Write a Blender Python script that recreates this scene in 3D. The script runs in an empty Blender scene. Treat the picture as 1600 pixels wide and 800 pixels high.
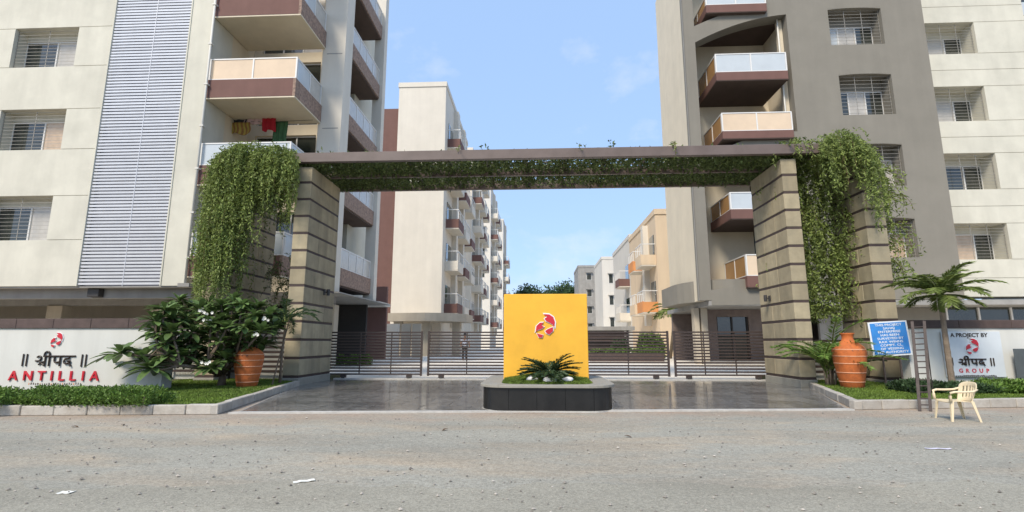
import bpy, bmesh, math, random
import numpy as np
from mathutils import Vector, Matrix
random.seed(7); RNG = np.random.default_rng(11)
S = bpy.context.scene
C = S.collection
R = math.radians

# ------------------------------------------------------------------ camera, sky, sun, exposure
CAM_H, PITCH, YAW, FPX = 1.5, R(9.6), R(2.83), 796.0
cd = bpy.data.cameras.new('camera'); cam = bpy.data.objects.new('camera', cd); C.objects.link(cam)
cam.location = (0, 0, CAM_H); cam.rotation_euler = (math.pi/2 + PITCH, 0, YAW)
cd.sensor_width = 36; cd.lens = FPX/1600*36; cd.clip_start = .1; cd.clip_end = 2000
S.camera = cam

SUN_EL, SUN_AZ = R(46), R(208)          # azimuth clockwise from +Y: behind the camera, to the left
w = bpy.data.worlds.new('World'); S.world = w; w.use_nodes = True
nt = w.node_tree; nt.nodes.clear()
out = nt.nodes.new('ShaderNodeOutputWorld'); bg = nt.nodes.new('ShaderNodeBackground')
sky = nt.nodes.new('ShaderNodeTexSky'); sky.sky_type = 'NISHITA'; sky.sun_disc = False
sky.sun_elevation = SUN_EL; sky.sun_rotation = SUN_AZ
sky.air_density = 1.0; sky.dust_density = 1.6; sky.ozone_density = 1.0
tc = nt.nodes.new('ShaderNodeTexCoord'); mp = nt.nodes.new('ShaderNodeMapping')
mp.inputs['Scale'].default_value = (1.0, 1.0, 1.6); mp.inputs['Location'].default_value = (.37, .1, .45)
nz = nt.nodes.new('ShaderNodeTexNoise'); nz.inputs['Scale'].default_value = 4.2; nz.inputs['Detail'].default_value = 7; nz.inputs['Roughness'].default_value = .58
rp = nt.nodes.new('ShaderNodeValToRGB'); rp.color_ramp.elements[0].position = .57; rp.color_ramp.elements[1].position = .82
rp.color_ramp.elements[1].color = (.6, .6, .6, 1)
mx = nt.nodes.new('ShaderNodeMixRGB'); mx.inputs[2].default_value = (4.6, 4.7, 5.1, 1)
veil = nt.nodes.new('ShaderNodeMixRGB'); veil.inputs[0].default_value = .70; veil.inputs[2].default_value = (2.35, 3.5, 5.5, 1)
nt.links.new(tc.outputs['Generated'], mp.inputs[0]); nt.links.new(mp.outputs[0], nz.inputs[0]); nt.links.new(nz.outputs[0], rp.inputs[0])
nt.links.new(sky.outputs[0], veil.inputs[1]); nt.links.new(veil.outputs[0], mx.inputs[1]); nt.links.new(rp.outputs[0], mx.inputs[0])
nt.links.new(mx.outputs[0], bg.inputs[0]); bg.inputs[1].default_value = .10; nt.links.new(bg.outputs[0], out.inputs[0])
sd = bpy.data.lights.new('sun', 'SUN'); sun = bpy.data.objects.new('sun', sd); C.objects.link(sun)
sd.energy = 1.9; sd.angle = R(16); sd.color = (1, .90, .76)
dv = Vector((math.sin(SUN_AZ)*math.cos(SUN_EL), math.cos(SUN_AZ)*math.cos(SUN_EL), math.sin(SUN_EL)))
sun.rotation_euler = dv.to_track_quat('Z', 'Y').to_euler(); sun.location = (-20, -20, 40)
S.view_settings.view_transform = 'Standard'; S.view_settings.look = 'None'
S.view_settings.exposure = 1.1; S.view_settings.gamma = 1
S.cycles.max_bounces = 8; S.cycles.transparent_max_bounces = 12

# ------------------------------------------------------------------ materials
def lin(c): return tuple((x/12.92 if x <= .04045 else ((x+.055)/1.055)**2.4) for x in c)
def M(name, col, rough=.8, var=.12, scale=2.0, bump=0., bscale=40., metallic=0., spec=.4, streak=0., perobj=0., island=0., trans=0., dirt=None, dirt_scale=.6, dirt_amt=.5, coat=0.):
    m = bpy.data.materials.new(name); m.use_nodes = True; t = m.node_tree; L = t.links; N = t.nodes
    b = N['Principled BSDF']; b.inputs['Roughness'].default_value = rough; b.inputs['Metallic'].default_value = metallic
    b.inputs['Specular IOR Level'].default_value = spec
    if coat: b.inputs['Coat Weight'].default_value = coat
    g = N.new('ShaderNodeNewGeometry')
    n = N.new('ShaderNodeTexNoise'); n.inputs['Scale'].default_value = scale; n.inputs['Detail'].default_value = 6; n.inputs['Roughness'].default_value = .62
    L.new(g.outputs['Position'], n.inputs['Vector'])
    mr = N.new('ShaderNodeMapRange'); mr.inputs[1].default_value = .3; mr.inputs[2].default_value = .7
    mr.inputs[3].default_value = 1-var; mr.inputs[4].default_value = 1+var
    L.new(n.outputs[0], mr.inputs[0]); val = mr.outputs[0]
    def mul(a, bb):
        k = N.new('ShaderNodeMath'); k.operation = 'MULTIPLY'; L.new(a, k.inputs[0]); L.new(bb, k.inputs[1]); return k.outputs[0]
    if streak:
        v = N.new('ShaderNodeVectorMath'); v.operation = 'MULTIPLY'; v.inputs[1].default_value = (2.2, 2.2, .16); L.new(g.outputs['Position'], v.inputs[0])
        n2 = N.new('ShaderNodeTexNoise'); n2.inputs['Scale'].default_value = 1.; n2.inputs['Detail'].default_value = 5; L.new(v.outputs[0], n2.inputs['Vector'])
        r2 = N.new('ShaderNodeMapRange'); r2.inputs[1].default_value = .35; r2.inputs[2].default_value = .7; r2.inputs[3].default_value = 1+streak*.3; r2.inputs[4].default_value = 1-streak
        L.new(n2.outputs[0], r2.inputs[0]); val = mul(val, r2.outputs[0])
    for amt, kind in ((perobj, 'o'), (island, 'i')):
        if amt:
            if kind == 'o': s = N.new('ShaderNodeObjectInfo').outputs['Random']
            else: s = g.outputs['Random Per Island']
            r3 = N.new('ShaderNodeMapRange'); r3.inputs[3].default_value = 1-amt; r3.inputs[4].default_value = 1+amt
            L.new(s, r3.inputs[0]); val = mul(val, r3.outputs[0])
    mc = N.new('ShaderNodeVectorMath'); mc.operation = 'SCALE'; mc.inputs[0].default_value = col
    L.new(val, mc.inputs['Scale']); cout = mc.outputs[0]
    if dirt:
        n4 = N.new('ShaderNodeTexNoise'); n4.inputs['Scale'].default_value = dirt_scale; n4.inputs['Detail'].default_value = 7; n4.inputs['Roughness'].default_value = .65
        L.new(g.outputs['Position'], n4.inputs['Vector'])
        r4 = N.new('ShaderNodeMapRange'); r4.inputs[1].default_value = .45; r4.inputs[2].default_value = .68; r4.inputs[3].default_value = 0; r4.inputs[4].default_value = dirt_amt
        L.new(n4.outputs[0], r4.inputs[0])
        md = N.new('ShaderNodeMixRGB'); md.inputs[2].default_value = (*dirt, 1); L.new(r4.outputs[0], md.inputs[0]); L.new(cout, md.inputs[1]); cout = md.outputs[0]
    L.new(cout, b.inputs['Base Color'])
    if bump:
        n5 = N.new('ShaderNodeTexNoise'); n5.inputs['Scale'].default_value = bscale; n5.inputs['Detail'].default_value = 5; L.new(g.outputs['Position'], n5.inputs['Vector'])
        bp = N.new('ShaderNodeBump'); bp.inputs['Strength'].default_value = bump; bp.inputs['Distance'].default_value = .02
        L.new(n5.outputs[0], bp.inputs['Height']); L.new(bp.outputs[0], b.inputs['Normal'])
    if trans:
        tr = N.new('ShaderNodeBsdfTranslucent'); L.new(cout, tr.inputs['Color'])
        ms = N.new('ShaderNodeMixShader'); ms.inputs[0].default_value = trans
        L.new(b.outputs[0], ms.inputs[1]); L.new(tr.outputs[0], ms.inputs[2]); L.new(ms.outputs[0], N['Material Output'].inputs[0])
    m['c'] = 1
    return m
cream = M('cream_plaster', (.60, .578, .485), .88, .06, .8, .15, 60, streak=.06, dirt=(.38, .37, .31), dirt_scale=.45, dirt_amt=.32)
cream_w = M('warm_cream_plaster', (.66, .58, .44), .88, .05, .8, .12, 60, streak=.045)
ivory = M('ivory_plaster', (.66, .61, .52), .85, .04, .8, .1, 60, streak=.04)
taupe = M('taupe_plaster', (.222, .206, .172), .9, .06, .7, .15, 50, streak=.05)
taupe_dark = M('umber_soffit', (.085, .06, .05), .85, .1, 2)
brown = M('brown_plaster', (.165, .088, .073), .85, .07, 1.5, .15, 50, streak=.06)
brown_mottle = M('mottled_brown_render', (.28, .195, .15), .9, .42, 9, .5, 25)
white_metal = M('white_metal', (.70, .69, .66), .4, .04, 3)
louver_m = M('louver_aluminium', (.68, .69, .715), .38, .05, 2, metallic=.25, perobj=.05)
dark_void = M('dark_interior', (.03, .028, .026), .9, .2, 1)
gap_m = M('louver_backing', (.17, .18, .21), .9, .1, 1)
glass_dark = M('dark_glass', (.035, .04, .034), .07, .2, .6, spec=.8, coat=.5)
glass_grey = M('grey_reflection_glass', (.50, .54, .56), .16, .06, 1.0, spec=.6)  # pale base colour paints in the bright horizon mirrored by the glass
glass_peach_refl = M('peach_reflection_glass', (.68, .53, .37), .14, .10, .6, spec=.6)  # peach base colour stands in for warm surroundings reflected in the panes
glass_amber_refl = M('amber_reflection_glass', (.40, .22, .08), .14, .15, .8, spec=.6)  # golden reflection painted as the base colour of the glass
curtain_w = M('curtained_pane', (.50, .475, .43), .2, .1, 3, spec=.6)
curtain_p = M('peach_curtained_pane', (.55, .42, .30), .2, .14, 3, spec=.6)
curtain_o = M('orange_curtained_pane', (.6, .28, .10), .2, .2, 6, spec=.6)
grille_m = M('grille_steel', (.34, .32, .28), .5, .1, 4, metallic=.2)
stone_m = M('tan_sandstone', (.385, .325, .212), .85, .13, 2.5, .35, 30, perobj=.17, streak=.2, dirt=(.20, .18, .13), dirt_scale=1.1, dirt_amt=.35)
band_m = M('dark_band_stone', (.062, .042, .036), .7, .15, 4, .2, 30)
plinth_m = M('plinth_stone', (.30, .285, .24), .85, .12, 3, .3, 30)
beam_m = M('pergola_metal', (.15, .115, .10), .45, .10, 1.2, .05, 30, dirt=(.09, .065, .05), dirt_scale=1.5, dirt_amt=.4)
gate_m = M('gate_brown_steel', (.056, .040, .034), .45, .12, 3)
yellow_m = M('yellow_paint', (.79, .425, .040), .72, .05, 1.6, .15, 50, streak=.05, dirt=(.56, .29, .03), dirt_scale=2.2, dirt_amt=.22)
black_m = M('black_granite', (.013, .0125, .0115), .35, .25, 6, streak=.5, perobj=.12, spec=.5)
coping_m = M('grey_coping_stone', (.27, .255, .215), .7, .10, 5, .15, 40, perobj=.06)
wallw_m = M('white_sign_wall', (.62, .615, .565), .85, .05, 1.0, .12, 50, streak=.10, dirt=(.42, .40, .34), dirt_scale=.5, dirt_amt=.3)
capst_m = M('brown_coping_stone', (.088, .06, .052), .7, .22, 4, .2, 40, perobj=.15)
red_m = M('red_acrylic', (.55, .02, .035), .3, .05, 5, spec=.5)
black_l = M('dark_brown_letter', (.03, .018, .012), .35, .05, 5)
terra_m = M('terracotta', (.52, .14, .034), .78, .16, 5, .35, 40, streak=.08, dirt=(.20, .065, .03), dirt_scale=6, dirt_amt=.45)
terra_line = M('chalk_ring', (.66, .34, .20), .8, .15, 8)
kerb_m = M('kerb_concrete', (.42, .39, .34), .9, .12, 5, .5, 45, perobj=.10, dirt=(.24, .20, .15), dirt_scale=3, dirt_amt=.45)
soil_m = M('soil', (.085, .085, .035), .95, .3, 6)
leafv = M('vine_leaf', (.21, .265, .07), .55, .22, 1.3, island=.45, trans=.30, spec=.35)
leafvd = M('pergola_vine_leaf', (.115, .155, .05), .6, .25, 1.3, island=.45, trans=.25)
leafp = M('plumeria_leaf', (.115, .18, .055), .42, .2, 2, island=.4, trans=.22, spec=.5)
leafc = M('cycad_leaf', (.040, .072, .022), .45, .15, 2, island=.3, trans=.15, spec=.5)
leafpalm = M('palm_leaf', (.165, .215, .05), .5, .2, 2, island=.4, trans=.28, spec=.4)
leafh = M('hedge_leaf', (.12, .205, .035), .6, .25, 2, island=.45, trans=.25)
leafd = M('shrub_leaf', (.050, .090, .034), .55, .25, 2, island=.45, trans=.25)
grass_m = M('grass_blade', (.15, .225, .034), .6, .3, 1.2, island=.4, trans=.3)
bark_m = M('bark', (.16, .12, .085), .9, .25, 6, .5, 30)
palmbark_m = M('palm_bark', (.20, .155, .11), .9, .25, 5, .4, 25)
vine_stem = M('vine_stem', (.11, .075, .034), .9, .25, 5)
flower_m = M('white_petal', (.85, .83, .76), .6, .04, 3, trans=.2)
tile_m = M('slate_tile', (.150, .146, .136), .13, .5, 7.0, .12, 11, perobj=.34, spec=.6, dirt=(.26, .24, .21), dirt_scale=3.0, dirt_amt=.6)
grout_m = M('tile_bed', (.27, .25, .22), .9, .15, 4)
edge_m = M('edging_concrete', (.46, .44, .40), .9, .15, 5, .3, 40)
pave_m = M('courtyard_paving', (.76, .70, .60), .6, .10, .8, .1, 20)
plast_m = M('cream_plastic', (.72, .60, .40), .38, .04, 6, spec=.45)
iron_m = M('rusty_iron', (.075, .058, .05), .75, .3, 12, .2, 60)
blue_m = M('blue_sign_paint', (.045, .24, .62), .5, .12, 5)
signw_m = M('white_sign_paint', (.78, .80, .80), .5, .04, 4)
board_m = M('pale_sign_board', (.60, .64, .66), .45, .04, 2)
stonew_m = M('white_pebble', (.80, .79, .76), .7, .06, 6)
lamp_m = M('lamp_body', (.045, .042, .04), .5, .1, 5)
grey_panel = M('grey_steel_panel', (.13, .15, .16), .5, .1, 3)
lobby_m = M('lobby_stone', (.20, .155, .135), .6, .15, 3, streak=.1)
beige_m = M('beige_plaster', (.46, .40, .31), .88, .08, 1, streak=.1)
farw = M('far_white_plaster', (.62, .59, .53), .9, .05, .3, streak=.06)
farwarm_lit = M('far_warm_lit_plaster', (.66, .52, .36), .9, .05, .3, streak=.06)  # warm light on the far right block is put into this colour
orange_lit_m = M('orange_lit_plaster', (.62, .27, .10), .85, .1, .6)  # orange light falling on the far balconies, baked into the plaster colour
concrete_m = M('grey_concrete', (.30, .29, .27), .85, .12, 1.2, streak=.12)
pipe_m = M('pvc_pipe', (.62, .60, .54), .5, .06, 3)

def ground_mat(name, base, dirt, dirt_lo, dirt_hi, fine, bump, kerb=False):
    m = bpy.data.materials.new(name); m.use_nodes = True; t = m.node_tree; L = t.links; N = t.nodes; b = N['Principled BSDF']
    b.inputs['Roughness'].default_value = .92; b.inputs['Specular IOR Level'].default_value = .25
    g = N.new('ShaderNodeNewGeometry')
    def noise(sc, det, vec=None, ro=.6):
        n = N.new('ShaderNodeTexNoise'); n.inputs['Scale'].default_value = sc; n.inputs['Detail'].default_value = det; n.inputs['Roughness'].default_value = ro
        if vec:
            v = N.new('ShaderNodeVectorMath'); v.operation = 'MULTIPLY'; v.inputs[1].default_value = vec; L.new(g.outputs['Position'], v.inputs[0]); L.new(v.outputs[0], n.inputs['Vector'])
        else: L.new(g.outputs['Position'], n.inputs['Vector'])
        return n.outputs[0]
    def rng(x, a, b_, c, d):
        r = N.new('ShaderNodeMapRange'); r.inputs[1].default_value = a; r.inputs[2].default_value = b_; r.inputs[3].default_value = c; r.inputs[4].default_value = d; L.new(x, r.inputs[0]); return r.outputs[0]
    def mixc(f, a, b_):
        k = N.new('ShaderNodeMixRGB'); L.new(f, k.inputs[0])
        for i, q in ((1, a), (2, b_)):
            if isinstance(q, tuple): k.inputs[i].default_value = (*q, 1)
            else: L.new(q, k.inputs[i])
        return k.outputs[0]
    c1 = mixc(rng(noise(.9, 6, (.35, 1.1, 1)), dirt_lo, dirt_hi, 0, .85), base, dirt)
    c2 = mixc(rng(noise(.35, 5, (.5, 1.4, 1)), .42, .62, 0, .75), c1, tuple(x*.74 for x in base))
    if kerb:      # brown earth washed up along the kerb and driveway edge
        sx_ = N.new('ShaderNodeSeparateXYZ'); L.new(g.outputs['Position'], sx_.inputs[0])
        ma = N.new('ShaderNodeMath'); ma.operation = 'MULTIPLY_ADD'; ma.inputs[1].default_value = -.115; L.new(sx_.outputs[0], ma.inputs[0]); L.new(sx_.outputs[1], ma.inputs[2])
        nn_ = rng(noise(1.1, 6), .35, .7, -.9, 1.0); ad = N.new('ShaderNodeMath'); ad.operation = 'ADD'; L.new(ma.outputs[0], ad.inputs[0]); L.new(nn_, ad.inputs[1])
        c2 = mixc(rng(ad.outputs[0], 9.9, 11.6, 0, .6), c2, (.34, .25, .185))
    sp = noise(fine, 3, None, .75)
    k = N.new('ShaderNodeVectorMath'); k.operation = 'SCALE'; L.new(c2, k.inputs[0]); L.new(rng(sp, .28, .72, .66, 1.34), k.inputs['Scale'])
    vo = N.new('ShaderNodeTexVoronoi'); vo.inputs['Scale'].default_value = fine*.55; L.new(g.outputs['Position'], vo.inputs['Vector'])
    bw = N.new('ShaderNodeSeparateColor'); L.new(vo.outputs['Color'], bw.inputs[0])
    k2 = N.new('ShaderNodeVectorMath'); k2.operation = 'SCALE'; L.new(k.outputs[0], k2.inputs[0]); L.new(rng(bw.outputs[0], 0, 1, .84, 1.17), k2.inputs['Scale'])
    L.new(k2.outputs[0], b.inputs['Base Color'])
    bp = N.new('ShaderNodeBump'); bp.inputs['Strength'].default_value = bump; bp.inputs['Distance'].default_value = .03; L.new(sp, bp.inputs['Height']); L.new(bp.outputs[0], b.inputs['Normal'])
    return m
gravel_m = ground_mat('gravel_ground', (.316, .302, .252), (.42, .34, .245), .45, .64, 60, .28, True)
road_m = ground_mat('worn_asphalt', (.305, .287, .232), (.34, .305, .235), .5, .8, 95, .12)

# ------------------------------------------------------------------ geometry helpers
W = {}                                                # world position of each object's origin
def link(o, parent=None, wl=(0, 0, 0)):
    C.objects.link(o); wl = Vector(wl); W[o.name] = wl
    if parent is not None:
        o.parent = parent; o.location = wl - W[parent.name]
    else: o.location = wl
    return o
def tag(o, label=None, cat=None, group=None, kind=None):
    if label: o['label'] = label
    if cat: o['category'] = cat
    if group: o['group'] = group
    if kind: o['kind'] = kind
    return o
def thing(name, label, cat, loc=(0, 0, 0), group=None):
    o = bpy.data.objects.new(name, None); o.empty_display_size = .2
    return tag(link(o, None, loc), label, cat, group)
def piece(name, mesh, parent, wl, scale=None, rot=None):
    o = link(bpy.data.objects.new(name, mesh), parent, wl)
    if scale: o.scale = scale
    if rot: o.rotation_euler = rot
    return o
class MB:
    def __init__(s): s.v = []; s.f = []; s.mi = []; s.cur = 0
    def face(s, *idx): s.f.append(idx); s.mi.append(s.cur)
    def box(s, x0, x1, y0, y1, z0, z1):
        n = len(s.v); s.v += [(x, y, z) for z in (z0, z1) for y in (y0, y1) for x in (x0, x1)]
        for q in ((0, 2, 3, 1), (4, 5, 7, 6), (0, 1, 5, 4), (2, 6, 7, 3), (0, 4, 6, 2), (1, 3, 7, 5)): s.face(*[n+i for i in q])
        return s
    def prism(s, pts, axis, a, b):
        """pts 2-D outline; axis 'z': (x,y) extruded in z, 'y': (x,z) extruded in y, 'x': (y,z) extruded in x"""
        n = len(s.v); k = len(pts)
        for h in (a, b):
            for p, q in pts: s.v.append((p, q, h) if axis == 'z' else ((p, h, q) if axis == 'y' else (h, p, q)))
        s.face(*[n+i for i in range(k)][::-1]); s.face(*[n+k+i for i in range(k)])
        for i in range(k): j = (i+1) % k; s.face(n+i, n+j, n+k+j, n+k+i)
        return s
    def tube(s, path, r, seg=8, flat=None, caps=True):
        path = [Vector(p) for p in path]; rs = r if isinstance(r, (list, tuple)) else [r]*len(path)
        n0 = len(s.v); up = Vector((.13, .29, .95)).normalized()
        for i, p in enumerate(path):
            d = (path[min(i+1, len(path)-1)] - path[max(i-1, 0)]).normalized()
            a = d.cross(up)
            if a.length < .05: a = d.cross(Vector((1, 0, 0)))
            a.normalize(); b = d.cross(a).normalized()
            for k in range(seg):
                t = 2*math.pi*k/seg; o = a*math.cos(t)*rs[i] + b*math.sin(t)*rs[i]
                if flat: o = Vector((o.x*flat[0], o.y*flat[1], o.z*flat[2]))
                s.v.append(tuple(p+o))
        for i in range(len(path)-1):
            for k in range(seg):
                j = (k+1) % seg; s.face(n0+i*seg+k, n0+i*seg+j, n0+(i+1)*seg+j, n0+(i+1)*seg+k)
        if caps:
            s.face(*[n0+k for k in range(seg)][::-1]); e = n0+(len(path)-1)*seg; s.face(*[e+k for k in range(seg)])
        return s
    def lathe(s, prof, c, seg=24):
        n0 = len(s.v)
        for r, z in prof:
            for k in range(seg):
                t = 2*math.pi*k/seg; s.v.append((c[0]+r*math.cos(t), c[1]+r*math.sin(t), c[2]+z))
        for i in range(len(prof)-1):
            for k in range(seg):
                j = (k+1) % seg; s.face(n0+i*seg+k, n0+i*seg+j, n0+(i+1)*seg+j, n0+(i+1)*seg+k)
        return s
    def quad(s, a, b, c, d):
        n = len(s.v); s.v += [tuple(a), tuple(b), tuple(c), tuple(d)]; s.face(n, n+1, n+2, n+3); return s
    def mesh(s, name, mat, smooth=False, bevel=0, fix=False):
        me = bpy.data.meshes.new(name); me.from_pydata(s.v, [], s.f)
        for m in (mat if isinstance(mat, (list, tuple)) else [mat]): me.materials.append(m)
        if any(s.mi): me.polygons.foreach_set('material_index', s.mi)
        if bevel or fix:
            bm = bmesh.new(); bm.from_mesh(me)
            if fix: bmesh.ops.recalc_face_normals(bm, faces=bm.faces)
            if bevel: bmesh.ops.bevel(bm, geom=list(bm.edges), offset=bevel, segments=1, affect='EDGES')
            bm.to_mesh(me); bm.free()
        if smooth: me.polygons.foreach_set('use_smooth', [True]*len(me.polygons))
        me.update(); return me
    def build(s, name, mat, parent=None, wl=(0, 0, 0), **k):
        return link(bpy.data.objects.new(name, s.mesh(name, mat, **k)), parent, wl)
def box(name, mat, parent, x0, x1, y0, y1, z0, z1, bevel=0):
    """one box whose origin is its own base centre"""
    cx, cy = (x0+x1)/2, (y0+y1)/2
    return MB().box(x0-cx, x1-cx, y0-cy, y1-cy, 0, z1-z0).build(name, mat, parent, (cx, cy, z0), bevel=bevel)
def boxmesh(mat, sx, sy, sz, bevel=0):
    return MB().box(-sx/2, sx/2, -sy/2, sy/2, 0, sz).mesh('block', mat, bevel=bevel)
def at(u, v, Y):
    """point of the plane at depth Y (m in front of the camera) seen at photo pixel u, v"""
    x = (u-800)/FPX; y = (400-v)/FPX
    f = math.cos(PITCH)-y*math.sin(PITCH); z = math.sin(PITCH)+y*math.cos(PITCH)
    X = x*math.cos(YAW)-f*math.sin(YAW); Yd = x*math.sin(YAW)+f*math.cos(YAW); t = Y/Yd
    return Vector((X*t, Y, CAM_H+z*t))
def holes_wall(name, mat, parent, x0, x1, z0, z1, yf, yb, holes):
    """a wall with real openings; holes = (x0,x1,z0,z1)"""
    xs = sorted({x0, x1, *[h[0] for h in holes], *[h[1] for h in holes]}); xs = [x for x in xs if x0 <= x <= x1]
    zs = sorted({z0, z1, *[h[2] for h in holes], *[h[3] for h in holes]}); zs = [z for z in zs if z0 <= z <= z1]
    m = MB()
    def solid(i, j):
        if i < 0 or j < 0 or i >= len(xs)-1 or j >= len(zs)-1: return False
        cx, cz = (xs[i]+xs[i+1])/2, (zs[j]+zs[j+1])/2
        return not any(h[0] < cx < h[1] and h[2] < cz < h[3] for h in holes)
    for i in range(len(xs)-1):
        for j in range(len(zs)-1):
            if not solid(i, j): continue
            a, b, c, d = xs[i], xs[i+1], zs[j], zs[j+1]
            m.quad((a, yf, c), (b, yf, c), (b, yf, d), (a, yf, d)); m.quad((b, yb, c), (a, yb, c), (a, yb, d), (b, yb, d))
            if not solid(i-1, j): m.quad((a, yb, c), (a, yf, c), (a, yf, d), (a, yb, d))
            if not solid(i+1, j): m.quad((b, yf, c), (b, yb, c), (b, yb, d), (b, yf, d))
            if not solid(i, j-1): m.quad((a, yb, c), (b, yb, c), (b, yf, c), (a, yf, c))
            if not solid(i, j+1): m.quad((a, yf, d), (b, yf, d), (b, yb, d), (a, yb, d))
    return m.build(name, mat, parent)
def panel_band(b, x0, x1, z0, z1, y0, y1, hs):
    xs = [x0]
    for h in sorted(hs): xs += [h[0], h[1]]
    xs.append(x1)
    for p, q in zip(xs[::2], xs[1::2]):
        if q-p > .05: box('facing_panel', cream, b, p, q, y0, y1, z0, z1)
def leaves(name, mat, parent, pos, dirs, length, width, kind=None, fold=.25, wl=(0, 0, 0)):
    """one small folded leaf (2 tris x 2) for every position; pos, dirs: (n,3) arrays"""
    pos = np.asarray(pos, float) - np.array(wl); d = np.asarray(dirs, float); n = len(pos)
    d /= np.linalg.norm(d, axis=1)[:, None]+1e-9
    rnd = RNG.normal(size=(n, 3)); side = np.cross(d, rnd); side /= np.linalg.norm(side, axis=1)[:, None]+1e-9
    nor = np.cross(side, d)
    Ln = np.broadcast_to(np.asarray(length, float), (n,))[:, None]*RNG.uniform(.55, 1.4, (n, 1)); Wd = np.broadcast_to(np.asarray(width, float), (n,))[:, None]*RNG.uniform(.75, 1.2, (n, 1))
    v = np.stack([pos, pos+d*Ln*.45+side*Wd*.5+nor*Wd*fold, pos+d*Ln-nor*Ln*.08, pos+d*Ln*.45-side*Wd*.5+nor*Wd*fold], 1).reshape(-1, 3)
    b = np.arange(n)[:, None]*4; f = np.concatenate([b+np.array([[0, 1, 2]]), b+np.array([[0, 2, 3]])], 1).reshape(-1, 3)
    me = bpy.data.meshes.new(name); me.vertices.add(len(v)); me.vertices.foreach_set('co', v.ravel())
    me.loops.add(f.size); me.loops.foreach_set('vertex_index', f.ravel().astype(np.int32))
    me.polygons.add(len(f)); me.polygons.foreach_set('loop_start', np.arange(0, f.size, 3, dtype=np.int32)); me.polygons.foreach_set('loop_total', np.full(len(f), 3, np.int32))
    me.materials.append(mat); me.update(calc_edges=True); me.validate()
    o = link(bpy.data.objects.new(name, me), parent, wl)
    if kind: o['kind'] = kind
    return o
def clip_poly(poly, clip):
    """convex clip polygon, counter-clockwise"""
    for i in range(len(clip)):
        a, b = clip[i], clip[(i+1) % len(clip)]; res = []
        ins = lambda p: (b[0]-a[0])*(p[1]-a[1])-(b[1]-a[1])*(p[0]-a[0]) >= 0
        for k in range(len(poly)):
            p, q = poly[k], poly[(k+1) % len(poly)]
            if ins(p): res.append(p)
            if ins(p) != ins(q):
                d1 = (b[0]-a[0])*(p[1]-a[1])-(b[1]-a[1])*(p[0]-a[0]); d2 = (b[0]-a[0])*(q[1]-a[1])-(b[1]-a[1])*(q[0]-a[0]); t = d1/(d1-d2)
                res.append((p[0]+t*(q[0]-p[0]), p[1]+t*(q[1]-p[1])))
        poly = res
        if len(poly) < 3: return []
    return poly
def area(p): return abs(sum(p[i][0]*p[(i+1) % len(p)][1]-p[(i+1) % len(p)][0]*p[i][1] for i in range(len(p))))/2
def text_mesh(body, size, mat, extrude=.012, bold=.0, sx=1.):
    cu = bpy.data.curves.new('txt', 'FONT'); cu.body = body; cu.size = size; cu.extrude = extrude; cu.offset = bold; cu.align_x = 'CENTER'; cu.resolution_u = 3
    o = bpy.data.objects.new('txt', cu); C.objects.link(o)
    bpy.context.view_layer.update(); dg = bpy.context.evaluated_depsgraph_get()
    me = bpy.data.meshes.new_from_object(o.evaluated_get(dg)); bpy.data.objects.remove(o); bpy.data.curves.remove(cu)
    me.transform(Matrix.Rotation(math.pi/2, 4, 'X') @ Matrix.Diagonal((sx, 1, 1, 1))); me.materials.clear(); me.materials.append(mat); return me

# ------------------------------------------------------------------ ground, road, driveway
def sheet(name, mat, x0, x1, y0, y1, z, nx=1, ny=1, zf=None, edge=None):
    m = MB()
    for j in range(ny+1):
        for i in range(nx+1):
            x = x0+(x1-x0)*i/nx; y = y0+(y1-y0)*j/ny
            if edge and j == ny: y = edge(x)
            m.v.append((x, y, z+(zf(x, y) if zf else 0)))
    for j in range(ny):
        for i in range(nx): a = j*(nx+1)+i; m.face(a, a+1, a+nx+2, a+nx+1)
    return tag(m.build(name, mat, smooth=True), kind='structure')
sheet('ground', gravel_m, -500, 500, -300, 900, 0)
def wob(x): return .10*math.sin(x*1.7)+.07*math.sin(x*4.3+1)+.05*math.sin(x*9.1+2)+.03*math.sin(x*21)
sheet('road', road_m, -120, 120, -8, 5.9, .004, 1200, 2, edge=lambda x: 5.75+.055*x+wob(x))
def ramp(y): return .28*min(1, max(0, (y-22)/9))
sheet('courtyard_paving', pave_m, -60, 60, 21.25, 190, .02, 2, 170, zf=lambda x, y: ramp(y))
# loose chippings: too small and many to count
m = MB()
for k in range(2600):
    Y = 4.2+9.0*random.random()**1.2; X = (random.random()-.5)*2*(Y*1.05+1)
    if Y > 11.0+.11*X: continue
    s = random.choice((.006, .008, .010, .013, .019))*random.uniform(.7, 1.3); n = len(m.v)
    for dx, dy, dz in ((1, 0, 0), (0, 1, 0), (-1, 0, 0), (0, -1, 0), (0, 0, .8), (0, 0, -.5)):
        m.v.append((X+dx*s*random.uniform(.7, 1.3), Y+dy*s*random.uniform(.7, 1.3), .004+s*.35+dz*s*random.uniform(.6, 1.1)))
    for a in range(4): b = (a+1) % 4; m.face(n+a, n+b, n+4); m.face(n+b, n+a, n+5)
chip_m = M('stone_chips', (.31, .28, .24), .9, .2, 5, island=.5)
tag(m.build('gravel', chip_m), 'loose grey stone chippings scattered over the forecourt', 'gravel', kind='stuff')

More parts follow.
